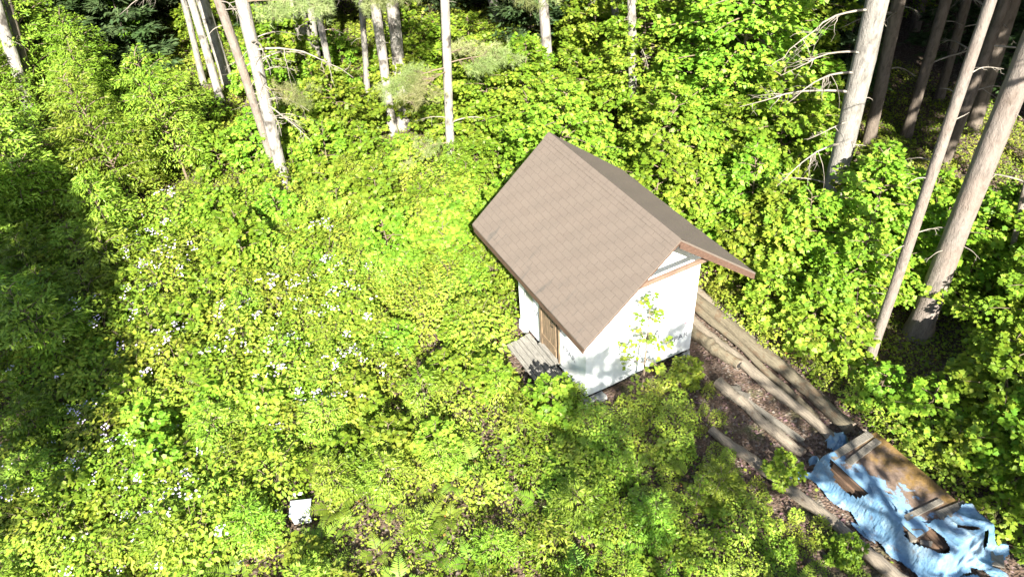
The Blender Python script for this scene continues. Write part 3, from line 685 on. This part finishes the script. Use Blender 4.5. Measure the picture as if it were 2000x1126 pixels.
def deadbranch(L, n):
    mb = MB(); s = np.linspace(0, 1, 9); bend = rng.uniform(-.25, .25)
    B = np.stack([L * s, bend * L * s * s, L * (0.22 * s - 0.42 * s * s)], -1) + rng.normal(0, .012 * L, (9, 3)) * s[:, None]
    mb.tube(B, 0.016 * L ** .6 * (1.05 - .9 * s) + .002, 5, 0, False)
    for i in range(n):
        q = rng.uniform(.25, .98); o = np.array([np.interp(q, s, B[:, a]) for a in range(3)]); l = L * rng.uniform(.15, .5) * (1.2 - q)
        d = np.array([rng.uniform(.2, .9), rng.choice([-1, 1]) * rng.uniform(.3, 1), rng.uniform(-.7, .15)]); d /= np.linalg.norm(d); w = np.linspace(0, 1, 5)[:, None]
        T = o + d * l * w + np.array([0, 0, -.35]) * l * w * w + rng.normal(0, .02 * L, (5, 3)) * w
        mb.tube(T, 0.0065 * L ** .5 * (1.1 - w[:, 0]) + .0015, 4, 0, False)
        for r_ in range(2):
            o2 = T[int(rng.integers(2, 5))]; d2 = d + rng.normal(0, .6, 3); d2 /= np.linalg.norm(d2); mb.tube(o2 + d2 * l * .5 * np.linspace(0, 1, 3)[:, None], [.0035, .003, .001], 3, 0, False)
    return mb.mesh('dead_branch', M['dead'])
V_dead = [deadbranch(2.3, 7), deadbranch(1.7, 9), deadbranch(1.2, 6), deadbranch(2.8, 10), deadbranch(.6, 2), deadbranch(.35, 0)]
def bough(L, nt):
    br = MB(); nd = MB(); s = np.linspace(0, 1, 7); B = np.stack([L * s, 0 * s, L * (.12 * s - .22 * s * s)], -1); br.tube(B, .018 * (1.1 - s), 5, 0, False)
    NEED = np.array([(-.022, 0, 0), (.022, 0, 0), (0, 1, 0)])
    q = rng.uniform(.25, 1, nt); lb = rng.uniform(-1, 1, 9) * .5 * L; ki = rng.integers(0, 9, nt); lat = lb[ki] * (1.15 - q * .5) + rng.normal(0, .045 * L, nt); q = np.clip(.3 + .65 * ((ki * .37) % 1) + rng.normal(0, .1, nt), .15, 1.05)
    C = np.stack([np.interp(q, s, B[:, 0]) + .35 * np.abs(lat), lat, np.interp(q, s, B[:, 2]) - .12 * np.abs(lat) + rng.normal(0, .085, nt)], -1)
    for i in range(0, nt, 4): br.tube(np.stack([B[np.searchsorted(s, q[i] - .1)], C[i]]), [.006, .002], 3, 0, False)
    k = 20; P = np.repeat(C, k, 0); f = rand_unit(nt * k) + np.repeat(np.stack([np.full(nt, .8), np.sign(lat) * .5, np.full(nt, .15)], -1), k, 0)
    nd.leaves(NEED, P, f, rand_unit(nt * k), rng.uniform(.10, .18, nt * k)); nd2 = nd.mesh('pine_needles', M['needle'])
    return br.mesh('pine_bough', M['twig']), nd2
V_bough = [bough(2.4, 420), bough(1.9, 300), bough(1.4, 200)]
TREES = []; OCC = []
class Axis:
    def __init__(s, base, P, Ht): s.b = np.array(base); s.d = (P - s.b) / (P[2] - s.b[2] + 1e-6); s.H = Ht
    def __call__(s, h): return s.d * h
def tree(bp, tp, w0, w1, mat, label, H=17, name='pine_tree', dead=(), boughs=(), group=None, crown=True, cat='tree', snag=False, hc=None):
    base = at(*bp); v = ray(tp); b2 = base[:2]; t = ((b2 - CAM[:2]) @ v[:2]) / (v[:2] @ v[:2]); P = CAM + v * t
    ax = Axis(base, P, H); dep = lambda Q: (np.asarray(Q) - CAM) @ _d
    r0 = w0 * dep(base) / FPX / 2; r1 = w1 * dep(P) / FPX / 2; h1 = P[2]
    if snag: H = min(H, h1 + 1.5)
    hs = np.concatenate([[0, .2, .45], np.linspace(.8, H, 30)]); R = np.interp(hs, [0, h1], [r0, r1]); R = np.where(hs > h1, r1 * (1 - 0.85 * (hs - h1) / max(.1, H - h1)), R)
    R = R * (1 + .45 * np.exp(-hs / .35)); ph = rng.uniform(0, 6); wig = 0.02 * np.stack([np.sin(hs * .9 + ph), np.cos(hs * .7 + ph), 0 * hs], -1) * np.minimum(1, hs / 3)[:, None]
    r = tag(empty(name, base), label, cat, group); mb = MB(); mb.tube(np.array([ax(h) for h in hs]) + wig - np.array([0, 0, .1]), R, 14, 0, True, 0.035); mb.build('trunk', mat, r)
    if crown and not snag:
        hc = hc or max(9.5, H * .6); c = mobj('crown', V_can[int(rng.integers(3))], r); c.location = tuple(ax(hc)); c.rotation_euler = (0, 0, rng.uniform(0, 6)); c.scale = (1, 1, (H - hc) / 9.5)
    for (h, az, k, sc) in dead:
        o = mobj('dead_branch', V_dead[k], r); q = ax(h) + np.array([math.cos(math.radians(az)), math.sin(math.radians(az)), 0]) * np.interp(h, [0, h1], [r0, r1]) * .7
        o.location = tuple(q); o.rotation_euler = (rng.uniform(-.3, .3), rng.uniform(-.25, .2), math.radians(az)); o.scale = (sc,) * 3
    for (h, az, k, sc) in boughs:
        o = mobj('pine_bough', V_bough[k][0], r); o.location = tuple(ax(h)); o.rotation_euler = (0, rng.uniform(-.1, .15), math.radians(az)); o.scale = (sc,) * 3; mobj('needle_spray', V_bough[k][1], o)
    TREES.append((base[0], base[1])); OCC.append((bp, tp, (base - CAM) @ _d)); return r
def rd(n, h0, h1, ks=(0, 1, 2, 4), s0=.6, s1=1.1, a0=0, a1=360): return [(rng.uniform(h0, h1), rng.uniform(a0, a1), int(rng.choice(ks)), rng.uniform(s0, s1)) for _ in range(n)]
bw, bgy, bpk, bdk = M['bark_white'], M['bark_grey'], M['bark_pink'], M['bark_dark']
tree((1596, 505), (1714, 0), 34, 46, bgy, 'thick pale grey pine trunk with long dead branches right of the shed', 20.5, hc=14,
     dead=[(4.1, 165, 0, .9), (4.9, 185, 0, .8), (5.7, 175, 3, .75), (3.5, 200, 2, .9), (2.0, 150, 2, .8), (4.5, 175, 1, 1.0), (3.0, 180, 1, 1.0), (5.2, 20, 4, 1), (3.9, 350, 5, 1.2), (2.9, 330, 4, .8)] + rd(5, 2.5, 6.5, (4, 5), .5, 1.1))
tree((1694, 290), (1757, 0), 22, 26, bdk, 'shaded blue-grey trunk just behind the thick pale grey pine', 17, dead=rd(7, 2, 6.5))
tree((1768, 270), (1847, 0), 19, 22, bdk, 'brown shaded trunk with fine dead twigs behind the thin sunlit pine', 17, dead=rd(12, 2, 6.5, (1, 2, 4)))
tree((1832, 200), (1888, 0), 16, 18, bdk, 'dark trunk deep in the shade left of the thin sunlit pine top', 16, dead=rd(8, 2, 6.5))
tree((1696, 705), (1937, 0), 19, 23, bpk, 'thin sunlit pinkish pine leaning between two thick trunks', 19, hc=14, dead=rd(7, 1.5, 6.5, (4, 5), .6, 1.2) + [(5.9, 10, 2, .6)])
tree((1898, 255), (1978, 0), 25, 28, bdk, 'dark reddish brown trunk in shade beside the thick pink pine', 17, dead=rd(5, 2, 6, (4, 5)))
tree((1793, 648), (2008, 105), 44, 46, bpk, 'thick pinkish brown pine trunk at the right edge of the picture', 20.5, hc=14, dead=rd(6, 1, 5, (4, 5), .5, .9))
tree((1955, 615), (2003, 370), 10, 12, bpk, 'slender sunlit dead stem right of the thick pink pine', 5, name='dead_sapling', dead=rd(6, 1.2, 3.6, (4, 5, 2), .6, 1), snag=True)
tree((1438, 300), (1478, 140), 11, 12, bgy, 'thin crooked grey stem under the big green maple', 9, name='slender_tree', crown=False, dead=rd(4, 2, 5, (4, 2)))
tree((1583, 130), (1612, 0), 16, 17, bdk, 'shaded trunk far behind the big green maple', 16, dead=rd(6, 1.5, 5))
tree((1238, 285), (1233, 0), 16, 17, bw, 'white birch trunk with bracket fungi behind the shed', 15, name='birch_tree', dead=rd(3, 3, 6, (4, 2)))
tree((1212, 190), (1200, 0), 14, 15, bgy, 'pale trunk with arching dead branches left of the white birch', 16, dead=[(4.6, 190, 3, .8), (4.2, 200, 0, .9), (5, 170, 1, 1), (3.8, 210, 1, .9), (4.8, 220, 0, .8), (4.4, 180, 3, .7)])
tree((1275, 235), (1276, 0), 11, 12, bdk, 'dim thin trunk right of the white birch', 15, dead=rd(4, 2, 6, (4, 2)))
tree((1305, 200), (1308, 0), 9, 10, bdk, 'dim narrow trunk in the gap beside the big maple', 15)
tree((1073, 160), (1062, 0), 19, 20, bw, 'clean white trunk standing alone above the shed roof', 17, dead=rd(2, 2, 4, (5,)))
tree((985, 60), (960, -10), 18, 18, bgy, 'sunlit trunk at the top centre behind the soft pine boughs', 17)
tree((882, 335), (867, 0), 16, 18, bw, 'straight pale pine with soft green needle boughs left of the shed', 16,
     boughs=[(3.0, 175, 1, .9), (3.1, 340, 1, .95), (3.3, 30, 2, 1), (2.9, 215, 1, .9), (0.9, 170, 2, .9), (5.2, 350, 0, 1), (5.4, 20, 0, 1.0), (5.0, 320, 0, .9), (5.6, 60, 0, 1), (5.3, 170, 1, 1.0), (5.7, 200, 0, .9), (6.3, 0, 0, 1.1), (6.4, 150, 0, 1)], dead=rd(6, 1, 6, (4, 5, 2)))
tree((788, 250), (766, 0), 23, 25, bw, 'bright white straight trunk left of the needle-bough pine', 17, dead=rd(4, 3, 6, (4, 5)), boughs=[(4.6, 200, 2, 1)])
tree((768, 262), (730, 0), 16, 20, bw, 'mottled white and black trunk close behind the bright white one', 17, dead=rd(4, 2, 6, (4, 5)))
tree((718, 200), (705, 0), 11, 12, bgy, 'slim grey trunk between white trunks in the upper left centre', 15, dead=rd(6, 2, 6, (4, 2)))
tree((655, 195), (618, 0), 12, 13, bgy, 'thin twiggy trunk with dead side branches left of the slim grey one', 14, dead=rd(10, 2, 6, (1, 2, 4), .7, 1.1))
tree((608, 140), (578, 0), 25, 28, bw, 'stout white trunk with black scars at the upper left centre', 17, dead=rd(3, 2, 5, (5,)))
tree((622, 135), (603, 0), 13, 14, bgy, 'grey trunk pressed against the stout white scarred trunk', 16)
tree((433, 205), (374, 0), 15, 15, bw, 'smooth thin white trunk leaning left in the upper left group', 15, dead=rd(5, 3, 6, (1, 2, 4)))
tree((447, 165), (396, 0), 21, 24, bw, 'broad washed-out white trunk behind the smooth leaning one', 17)
tree((397, 165), (358, 0), 11, 12, bgy, 'narrow grey trunk at the left of the upper left group', 15, dead=rd(8, 3, 6.5, (0, 1, 2), .7, 1.2, 90, 270))
tree((549, 362), (427, 0), 15, 19, bpk, 'pinkish grey trunk leaning in front of the mottled white one', 16, dead=rd(10, 1, 6, (2, 4, 5), .7, 1.1))
tree((563, 388), (470, 0), 22, 26, bw, 'mottled white trunk with twiggy dead boughs reaching down to the brush', 17, dead=rd(12, 2.2, 5, (0, 1, 2), .7, 1.1, 250, 420), boughs=[(5.2, 330, 1, 1), (5.8, 10, 0, 1), (6.1, 340, 0, 1), (3.1, 330, 2, .8)])
tree((72, 268), (-4, 20), 21, 23, bw, 'sunlit white trunk at the far left edge', 17, dead=rd(6, 2, 6, (4, 2), .7, 1, 100, 300))
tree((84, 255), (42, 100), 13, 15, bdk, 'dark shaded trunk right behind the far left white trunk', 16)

def off(name, x, y, Hc0, Hc1, R, label, k=0, rt=.16, dens=1.0):
    r = tag(empty(name, (x, y, 0)), label, 'tree'); h = np.linspace(0, Hc1, 14); mb = MB(); mb.tube(np.stack([0 * h, 0 * h, h], -1), rt * (1 - .85 * h / Hc1) + .01, 10, 0, True, .03); mb.build('trunk', M['bark_grey'], r)
    c = mobj('crown', V_can[k], r); c.location = (0, 0, Hc0); c.scale = (R / 2.9, R / 2.9, (Hc1 - Hc0) / 10); return r
# trees round the clearing, outside the picture, whose shadows reach into it
off('spruce_tree', -17.4, -2.6, 2.5, 12.5, 3.3, 'spruce standing left of the clearing outside the picture')
off('spruce_tree', -18.0, 2.2, 2, 14, 3.4, 'second spruce left of the clearing nearer the wood', 1)
off('spruce_tree', -14.0, -4.2, 7.2, 14.5, 2.8, 'bare-stemmed spruce left of the viewpoint', 2)
off('spruce_tree', -20.5, -6.0, 2, 15, 3.4, 'tallest spruce left of the clearing', 1)
off('spruce_tree', -18.4, -7.6, 3, 12, 3.0, 'spruce left of the clearing behind the viewpoint', 0)
off('spruce_tree', -5.0, -14.3, 9.2, 12.1, 1.5, 'slim young spruce behind the viewpoint', 4)
off('spruce_tree', -3.2, -14.3, 9.2, 11.9, 1.2, 'slimmest young spruce behind the viewpoint', 4)
off('spruce_tree', -2.7, -13.2, 4.2, 9.6, 2.2, 'thin young spruce behind the viewpoint', 3)
off('spruce_tree', -0.5, -13.0, 4.2, 9.2, 2.2, 'thin young spruce behind the viewpoint nearer the logs', 3)
off('spruce_tree', 1.0, -14.6, 4.2, 9.6, 2.2, 'thin young spruce behind the viewpoint nearest the tarp pile', 3)
for i, (x, y) in enumerate(((13.5, -11.5), (17, -13), (19, -9), (16, -6.5), (22, -11), (24, -5), (19, -3))):
    off('spruce_tree', x, y, 5, 17, 3.0, ('spruce on the right side of the clearing outside the picture', 'broad spruce right of the clearing', 'tall spruce far right of the clearing', 'spruce nearest the maple thicket', 'far spruce behind the right thicket', 'outermost spruce on the right', 'spruce deep in the right wood')[i], i % 3)
# the dim wood behind
bgv = []
for i in range(6):
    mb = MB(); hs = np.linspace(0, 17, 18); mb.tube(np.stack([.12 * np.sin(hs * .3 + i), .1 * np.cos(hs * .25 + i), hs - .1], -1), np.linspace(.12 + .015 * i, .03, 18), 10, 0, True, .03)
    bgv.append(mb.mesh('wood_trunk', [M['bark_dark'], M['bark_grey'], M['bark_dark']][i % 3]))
WOOD = [(-18, 20), (-9, 20.5), (-3, 19), (2, 17.5), (7.5, 15), (10.5, 9), (10.5, 1), (12, -4), (30, -6), (46, 20), (20, 58), (-22, 60)]
pts = []
for q in range(9000):
    if len(pts) >= 125: break
    x, y = rng.uniform(-22, 46), rng.uniform(-6, 60)
    if not inside(WOOD, (x, y)) or any(math.hypot(x - a, y - b) < 1.9 for a, b in pts) or any(math.hypot(x - a, y - b) < 1.1 for a, b in TREES): continue
    pr = proj((x, y, 1.0))
    if not (-500 < pr[0] < 2500 and pr[1] > -700): continue
    pts.append((x, y))
for x, y in pts:
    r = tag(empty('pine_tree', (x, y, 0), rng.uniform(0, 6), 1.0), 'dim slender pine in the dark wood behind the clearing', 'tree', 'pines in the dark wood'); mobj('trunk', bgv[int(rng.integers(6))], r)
    c = mobj('crown', V_can[int(rng.integers(3))], r); zc = 1.8
    while zc < 8 and max(proj((x + a, y + b_, zc))[1] for a in (-2.5, 2.5) for b_ in (-2.5, 2.5)) > 15: zc += .25
    c.location = (0, 0, zc + rng.uniform(0, .8)); c.scale = (1.15, 1.15, (17.5 - zc) / 10)
    for _ in range(3):
        o = mobj('dead_branch', V_dead[int(rng.integers(0, 4))], r); o.location = (0, 0, rng.uniform(1.5, 5.5)); o.rotation_euler = (0, 0, rng.uniform(0, 6)); o.scale = (.8,) * 3

n_ = 0
for x, y in [(7.6, -7.2), (9.6, -6.2), (11.6, -5.4), (13.6, -4.6), (15.5, -3.5)]:  # unseen row added for the shade it throws into the right wood
    off('spruce_tree', x, y, 8.6, 17, 2.7, ('first', 'second', 'third', 'fourth', 'fifth')[n_] + ' spruce from the left in the unseen row added to shade the right wood', n_ % 3); n_ += 1
for x, y in scatter(120, [(-20, 20.5), (-10, 20.5), (-4, 19.8), (2, 18.6), (7.5, 15.5), (11, 10), (13, 6), (17, 3), (30, 4), (34, 24), (10, 46), (-18, 46)], 1.25, .2):  # low spruces filled in as dark mass so the wood floor looks dim
    r = tag(empty('filler_spruce', (x, y, 0), rng.uniform(0, 6), rng.uniform(.8, 1.25)), 'young spruce added to darken the floor of the wood', 'tree', 'young spruces added to darken the wood')
    c = mobj('crown', V_can[int(rng.integers(3))], r); c.location = (0, 0, .15); c.scale = (.42, .42, .32); mobj('trunk', bgv[0], r).scale = (.25, .25, .2)

# ------------------------------------------------------------------ planting
def hides(x, y, h, R):
    R = .5 if h < 1.8 else R
    b_ = proj((x, y, 0)); t_ = proj((x, y, h)); w = R * FPX / b_[2]
    if t_[0] > 1640 and t_[1] < 235 and b_[1] > 200: return True
    if 175 < t_[0] < 345 and t_[1] < 90: return True
    if 560 < t_[0] < 1110 and t_[1] < 20: return True
    for bp, tp, dep in OCC:
        if b_[2] > dep: continue
        f = (bp[1] - t_[1]) / (bp[1] - tp[1] + 1e-6); cx = bp[0] + (tp[0] - bp[0]) * f
        if t_[1] < bp[1] - 75 and b_[1] > bp[1] - 60 and abs(t_[0] - cx) < w * .72: return True
    return False
def zone(n, poly, md, V, h0, h1, label, group, name='maple_sapling', m=0.35, cat='sapling'):
    for x, y in scatter(n, poly, md, m):
        if any(math.hypot(x - a, y - b) < .35 for a, b in TREES): continue
        if hides(x, y, h1 * 1.1 if h1 < 1.7 else h1 * .95, 0.9): continue
        sap(V, x, y, h0, h1, label, group, name, cat)
zone(16, [(4.35, -6.8), (4.8, -6.8), (4.75, 1.5), (3.6, 3.8), (3.1, 3.4), (4.3, 1.2)], .7, V_maple, 1.0, 1.5, 'low maple sapling at the edge of the thicket beside the logs', 'low maple saplings beside the logs', m=.3)
zone(92, [(5.0, -8), (4.9, 1.6), (3.6, 4.2), (9, 8.5), (12.5, 6), (12.5, -4), (10, -8)], .72, V_maple, 1.9, 3.4, 'bushy maple sapling in the thicket right of the logs and shed', 'maple saplings in the right thicket')
zone(46, [(2.8, 4.8), (4.2, 4.2), (9.5, 8.5), (9.5, 13), (4.5, 15.5), (2.2, 11)], .85, V_maple, 2.3, 3.4, 'maple sapling in the brush behind the shed', 'maple saplings behind the shed')
zone(34, [(-4.5, 11.6), (2.2, 10.5), (4.5, 15.5), (1, 18), (-5, 18.5)], 1.0, V_maple, 1.5, 2.9, 'maple sapling among the pale trunks behind the meadow', 'maple saplings among the pale trunks')
zone(30, [(-5, 7.5), (0, 4.2), (2.8, 3.6), (3, 8), (2, 10), (-4.5, 11.2)], .85, V_maple, 1.0, 1.5, 'low maple sapling at the back edge of the meadow', 'low maple saplings behind the meadow')
zone(70, [(-6, 12.5), (3, 11.5), (6, 14.5), (10, 12), (13, 14), (4, 23), (-7, 25)], .8, V_maple, 1.0, 1.6, 'low sunlit maple sapling on the ground between the pale trunks', 'low maple saplings between the pale trunks')
zone(40, [(-7, 15.5), (2, 14.5), (8, 13), (12, 16), (4, 25), (-8, 27)], 1.0, V_maple, 2.0, 3.4, 'bright maple sapling climbing among the trunks at the wood edge', 'maple saplings at the wood edge')
zone(44, [(-15, 12), (-7, 11.5), (-4.8, 12), (-4.6, 18), (-7, 20), (-15, 24)], 1.0, V_cherry, 2.2, 3.8, 'tall sunlit shrub with narrow hanging leaves on the left', 'narrow-leaved shrubs on the left', 'leafy_shrub', .35, 'shrub')
zone(30, [(-14, 5), (-9.2, 5.5), (-7.2, 8.5), (-6.8, 11.5), (-14, 12)], .9, V_cherry, 1.6, 2.2, 'shaded shrub with narrow leaves at the left edge of the meadow', 'shaded shrubs on the left', 'leafy_shrub', .35, 'shrub')
zone(36, [(-14, 21), (-5, 19), (3, 17.5), (9, 14), (11, 8), (13, 6), (26, 8), (32, 22), (8, 44), (-14, 44)], 1.3, V_dark, 1, 5, 'dim broad-leaved shrub on the floor of the dark wood', 'shrubs in the dark wood', 'leafy_shrub', .35, 'shrub')
b = at(1412, 330); plant('maple_tree', ('trunk', 'crown'), V_mapbig[0][:2], b[0], b[1], 'tall bright green maple with layered boughs behind the shed roof', 'tree', None, 1.08)
b = at(1500, 250); plant('maple_tree', ('trunk', 'crown'), V_mapbig[1][:2], b[0], b[1], 'second tall maple nearer the thick grey pine', 'tree', None, 1.0)
b = at(1235, 290); plant('maple_tree', ('trunk', 'crown'), V_mapbig[1][:2], b[0] + .5, b[1] + .3, 'maple spreading its boughs round the white birch trunk', 'tree', None, .85)
plant('maple_sapling', ('trunk', 'crown'), V_thin[0][:2], 1.0, -0.42, 'thin sparse maple sapling growing against the white gable wall', 'sapling', None, 1.0)
plant('maple_sapling', ('trunk', 'crown'), V_maple[5][:2], 1.95, -0.55, 'small leafy sprout at the right foot of the white gable wall', 'sapling', None, .6)
plant('maple_sapling', ('trunk', 'crown'), V_maple[5][:2], 1.9, -3.15, 'small leafy sprout over the blue tarp corner', 'sapling', None, .6)
plant('maple_sapling', ('trunk', 'crown'), V_maple[5][:2], 1.7, -4.7, 'small yellow-green sprout beside the long log near the tarp', 'sapling', None, .5)
for x, y in scatter(16, [(4.2, -6.5), (4.3, 1.5), (3.7, 3), (3.95, -1), (3.9, -6.5)], .4, 0):
    plant('herb', ('stem', 'foliage'), V_herb[int(rng.integers(4))][:2], x, y, 'small leafy plant at the foot of the maple thicket', 'herb', 'herbs at the thicket foot', rng.uniform(.7, 1.1))
MEAD_L = [(-10.5, 1.5), (-6.5, .5), (-3, 2.6), (-2.0, 6.2), (-6, 10.5), (-9, 6)]
for x, y in scatter(84, MEAD_L, .55, .3): plant('bramble_bush', ('cane', 'foliage', 'blossom'), V_bram[int(rng.choice([0, 1, 1])) if fbm(np.array([x]), np.array([y]), 61, 2, .7)[0] > -.05 else int(rng.integers(2, 4))], x, y, 'bramble bush dotted with white blossom in the left meadow', 'bramble', 'flowering brambles in the meadow', rng.uniform(.75, 1.1))
MEAD = [(-10.5, 3), (-8.5, -3), (-3, -7), (1.3, -7), (1.3, -1.3), (-.5, -.6), (-1.0, 2.6), (.2, 3.4), (2.6, 3.4), (1.5, 8.5), (-5.5, 11), (-8.5, 7)]
for x, y in scatter(70, [(-6.5, 10.8), (-2.5, 3.2), (-.9, 2.2), (.3, 3.5), (2.6, 3.3), (2, 9), (-3, 11.5)], .6, .3): plant('bramble_bush', ('cane', 'foliage'), V_bram[int(rng.integers(4, 6))][:2], x, y, 'leafy green bramble bush between the shed and the wood', 'bramble', 'green brambles in the meadow', rng.uniform(.7, 1.05))
for x, y in scatter(210, MEAD, .42, .25):
    if x < -1.5 and y < 1.2 and rng.uniform() < .3: continue
    plant('herb', ('stem', 'foliage'), V_herb[int(rng.integers(4))][:2], x, y, 'yellow-green leafy herb growing in the meadow', 'herb', 'herbs in the meadow', rng.uniform(.65, 1.1) * (1 if x < -1 else .8))
for x, y in scatter(170, [(-10.5, 2.8), (-8, -3), (-3, -6.8), (1.3, -7), (1.3, -2), (-.8, -.9), (-2.6, .4), (-4.5, 2.4), (-9, 3.6)], .38, .4): 
    if rng.uniform() < (.55 if x > -3.2 else .1): continue
    mobj_ = tag(mobj('fern', V_fern[int(rng.integers(5))]), 'feathery bright green fern in the lower meadow', 'fern', 'ferns in the meadow'); mobj_.location = (x, y, .1); mobj_.rotation_euler = (0, 0, rng.uniform(0, 6)); mobj_.scale = (rng.uniform(.7, 1.1) * (.72 if x > -1.8 else .85),) * 3

# ------------------------------------------------------------------ low ground cover nobody could count
for x, y in scatter(34, [(-1.8, -6.8), (1.3, -6.8), (1.3, -1.2), (2.0, -.6), (-.3, -.7), (-1.5, -1)], .5, .15):
    plant('bramble_bush', ('cane', 'foliage'), V_bram[int(rng.integers(4, 6))][:2], x, y, 'low green bramble in the half shade before the gable', 'bramble', 'low brambles before the gable', rng.uniform(.35, .65))
for x, y in scatter(9, [(-2, -6.8), (1.2, -6.8), (1.2, -1.6), (-1, -1)], .8, .3): sap(V_thin, x, y, 1.0, 3, 'knee-high maple seedling in the half shade before the gable', 'maple seedlings before the gable').scale = (rng.uniform(.28, .42),) * 3
for x, y in scatter(46, [q for q in MEAD if q[1] > -2] , .8, .35):
    r = sap(V_maple, x, y, 1.0, 1.2, 'young broad-leaved maple shoot rising out of the meadow', 'maple shoots in the meadow'); r.scale = (rng.uniform(.6, 1.0),) * 3
for x, y in scatter(40, MEAD, .9, .35):
    r = sap(V_cherry, x, y, 1.5, 1.7, 'low bush with narrow leaves standing in the meadow', 'narrow-leaved bushes in the meadow', 'leafy_shrub', 'shrub'); r.scale = (rng.uniform(.45, .75),) * 3
for q in ((1285, 345), (1330, 365), (1375, 385), (1345, 330), (1300, 320), (1410, 400), (1470, 430), (1440, 470), (1500, 500), (1530, 455), (1480, 540), (1555, 560)):
    b = at(*q); r = sap(V_maple, b[0], b[1], 1.5, 2.4, 'leafy maple sapling right behind the far roof slope', 'maple saplings behind the roof')
def sprinkle(n, poly, md, sc0, sc1, label, group):
    out = []
    xs = [p[0] for p in poly]; ys = [p[1] for p in poly]
    for q in range(n * 40):
        if len(out) >= n: break
        x, y = rng.uniform(min(xs), max(xs)), rng.uniform(min(ys), max(ys))
        if inside(poly, (x, y)) and not any((x - a) ** 2 + (y - b_) ** 2 < md * md for a, b_ in out): out.append((x, y))
    for x, y in out: plant('herb', ('stem', 'foliage'), V_herb[int(rng.integers(4))][:2], x, y, label, 'herb', group, rng.uniform(sc0, sc1))
sprinkle(36, [(1.0, -1.7), (1.9, -.6), (2.25, -.6), (2.2, -1.6), (1.5, -1.8), (1.95, -5.5), (1.2, -6.6)], .2, .25, .5, 'tiny leafy plant on the brown soil beside the logs', 'tiny plants on the bare soil')
sprinkle(22, [(-1.0, -.5), (-.1, -.85), (2.3, -.85), (2.3, -.3), (-.1, -.3), (-.15, .3), (-.8, .4), (-.9, 2.3), (-1.3, 2.2)], .25, .4, .7, 'small green plant at the foot of the white shed wall', 'small plants at the shed foot')
def cover():
    mb = MB(); n = 900000
    x = rng.uniform(-16, 16, n); y = rng.uniform(-8, 31, n); pr = proj(np.stack([x, y, np.full(n, .3)], -1))
    ok = (pr[:, 2] > 2) & (pr[:, 0] > -120) & (pr[:, 0] < 2120) & (pr[:, 1] > -60) & (pr[:, 1] < 1260)
    hf = fbm(x, y, 21, 3, .55); den = fbm(x, y, 33, 4, .8)
    far = np.hypot(x - CAM[0], y - CAM[1]); thin = (x > -1.5) & (y < 0.4)
    keepp = np.where(thin, 0.62 + .45 * den, 0.85 + .65 * den); keepp = np.where(far > 24, keepp * .7, keepp)
    ok &= rng.uniform(0, 1, n) < keepp
    x, y, hf, den, thin = x[ok], y[ok], hf[ok], den[ok], thin[ok]
    bad = np.array([bare(a, b_, 0) for a, b_ in zip(x, y)]) if len(x) else []
    strip = bad & (x > 1.4) & (y < 2.4) & (rng.uniform(0, 1, len(x)) < .035) & ((x < 2.3) | (x > 3.75)); bad &= ~strip
    x, y, hf, den, thin = x[~bad], y[~bad], hf[~bad], den[~bad], thin[~bad]; m = len(x)
    h = np.clip(.20 + .20 * hf, .05, .6) * np.where(thin, .55, 1); z = h * rng.uniform(.1, 1, m) ** .6
    P = np.stack([x, y, z], -1); N_ = np.array([0, 0, 1.0]) + rng.normal(0, .45, (m, 3)); F_ = rng.normal(0, 1, (m, 3)); s = rng.uniform(.028, .072, m) * np.where(y > 13, 1.6, 1)
    kind = rng.integers(0, 3, m); dry = (fbm(x, y, 77, 3, 1.1) > .5) & (rng.uniform(0, 1, m) < .55)
    redd = rng.uniform(0, 1, m) < .012
    for k, T in enumerate((OVATE, MAPLE, LANCE)):
        a = (kind == k) & ~dry & ~redd; mb.leaves(T, P[a], F_[a], N_[a], s[a] * (1.25 if k == 2 else 1), 0)
    mb.leaves(LANCE, P[dry], F_[dry] + np.array([0, 0, .6]), rand_unit(dry.sum()), s[dry] * 1.1, 1); mb.leaves(OVATE, P[redd], F_[redd], N_[redd], s[redd], 2)
    tag(mb.build('ground_cover', [M['herb'], M['dry'], M['red']]), 'low mixed leafy ground cover with dry brown patches', 'ground cover', kind='stuff')
    # fallen leaves and chips on the bare soil
    n = 5000; x = rng.uniform(-1.5, 4.6, n); y = rng.uniform(-7, 3, n); mb = MB()
    P = np.stack([x, y, np.full(n, .015)], -1); mb.leaves(OVATE, P, rng.normal(0, 1, (n, 3)) * [1, 1, .1], np.array([0, 0, 1.0]) + rng.normal(0, .25, (n, 3)), rng.uniform(.03, .075, n))
    tag(mb.build('leaf_litter', M['dry']), 'dry fallen leaves on the bare soil by the logs', 'leaf litter', kind='stuff')
cover()
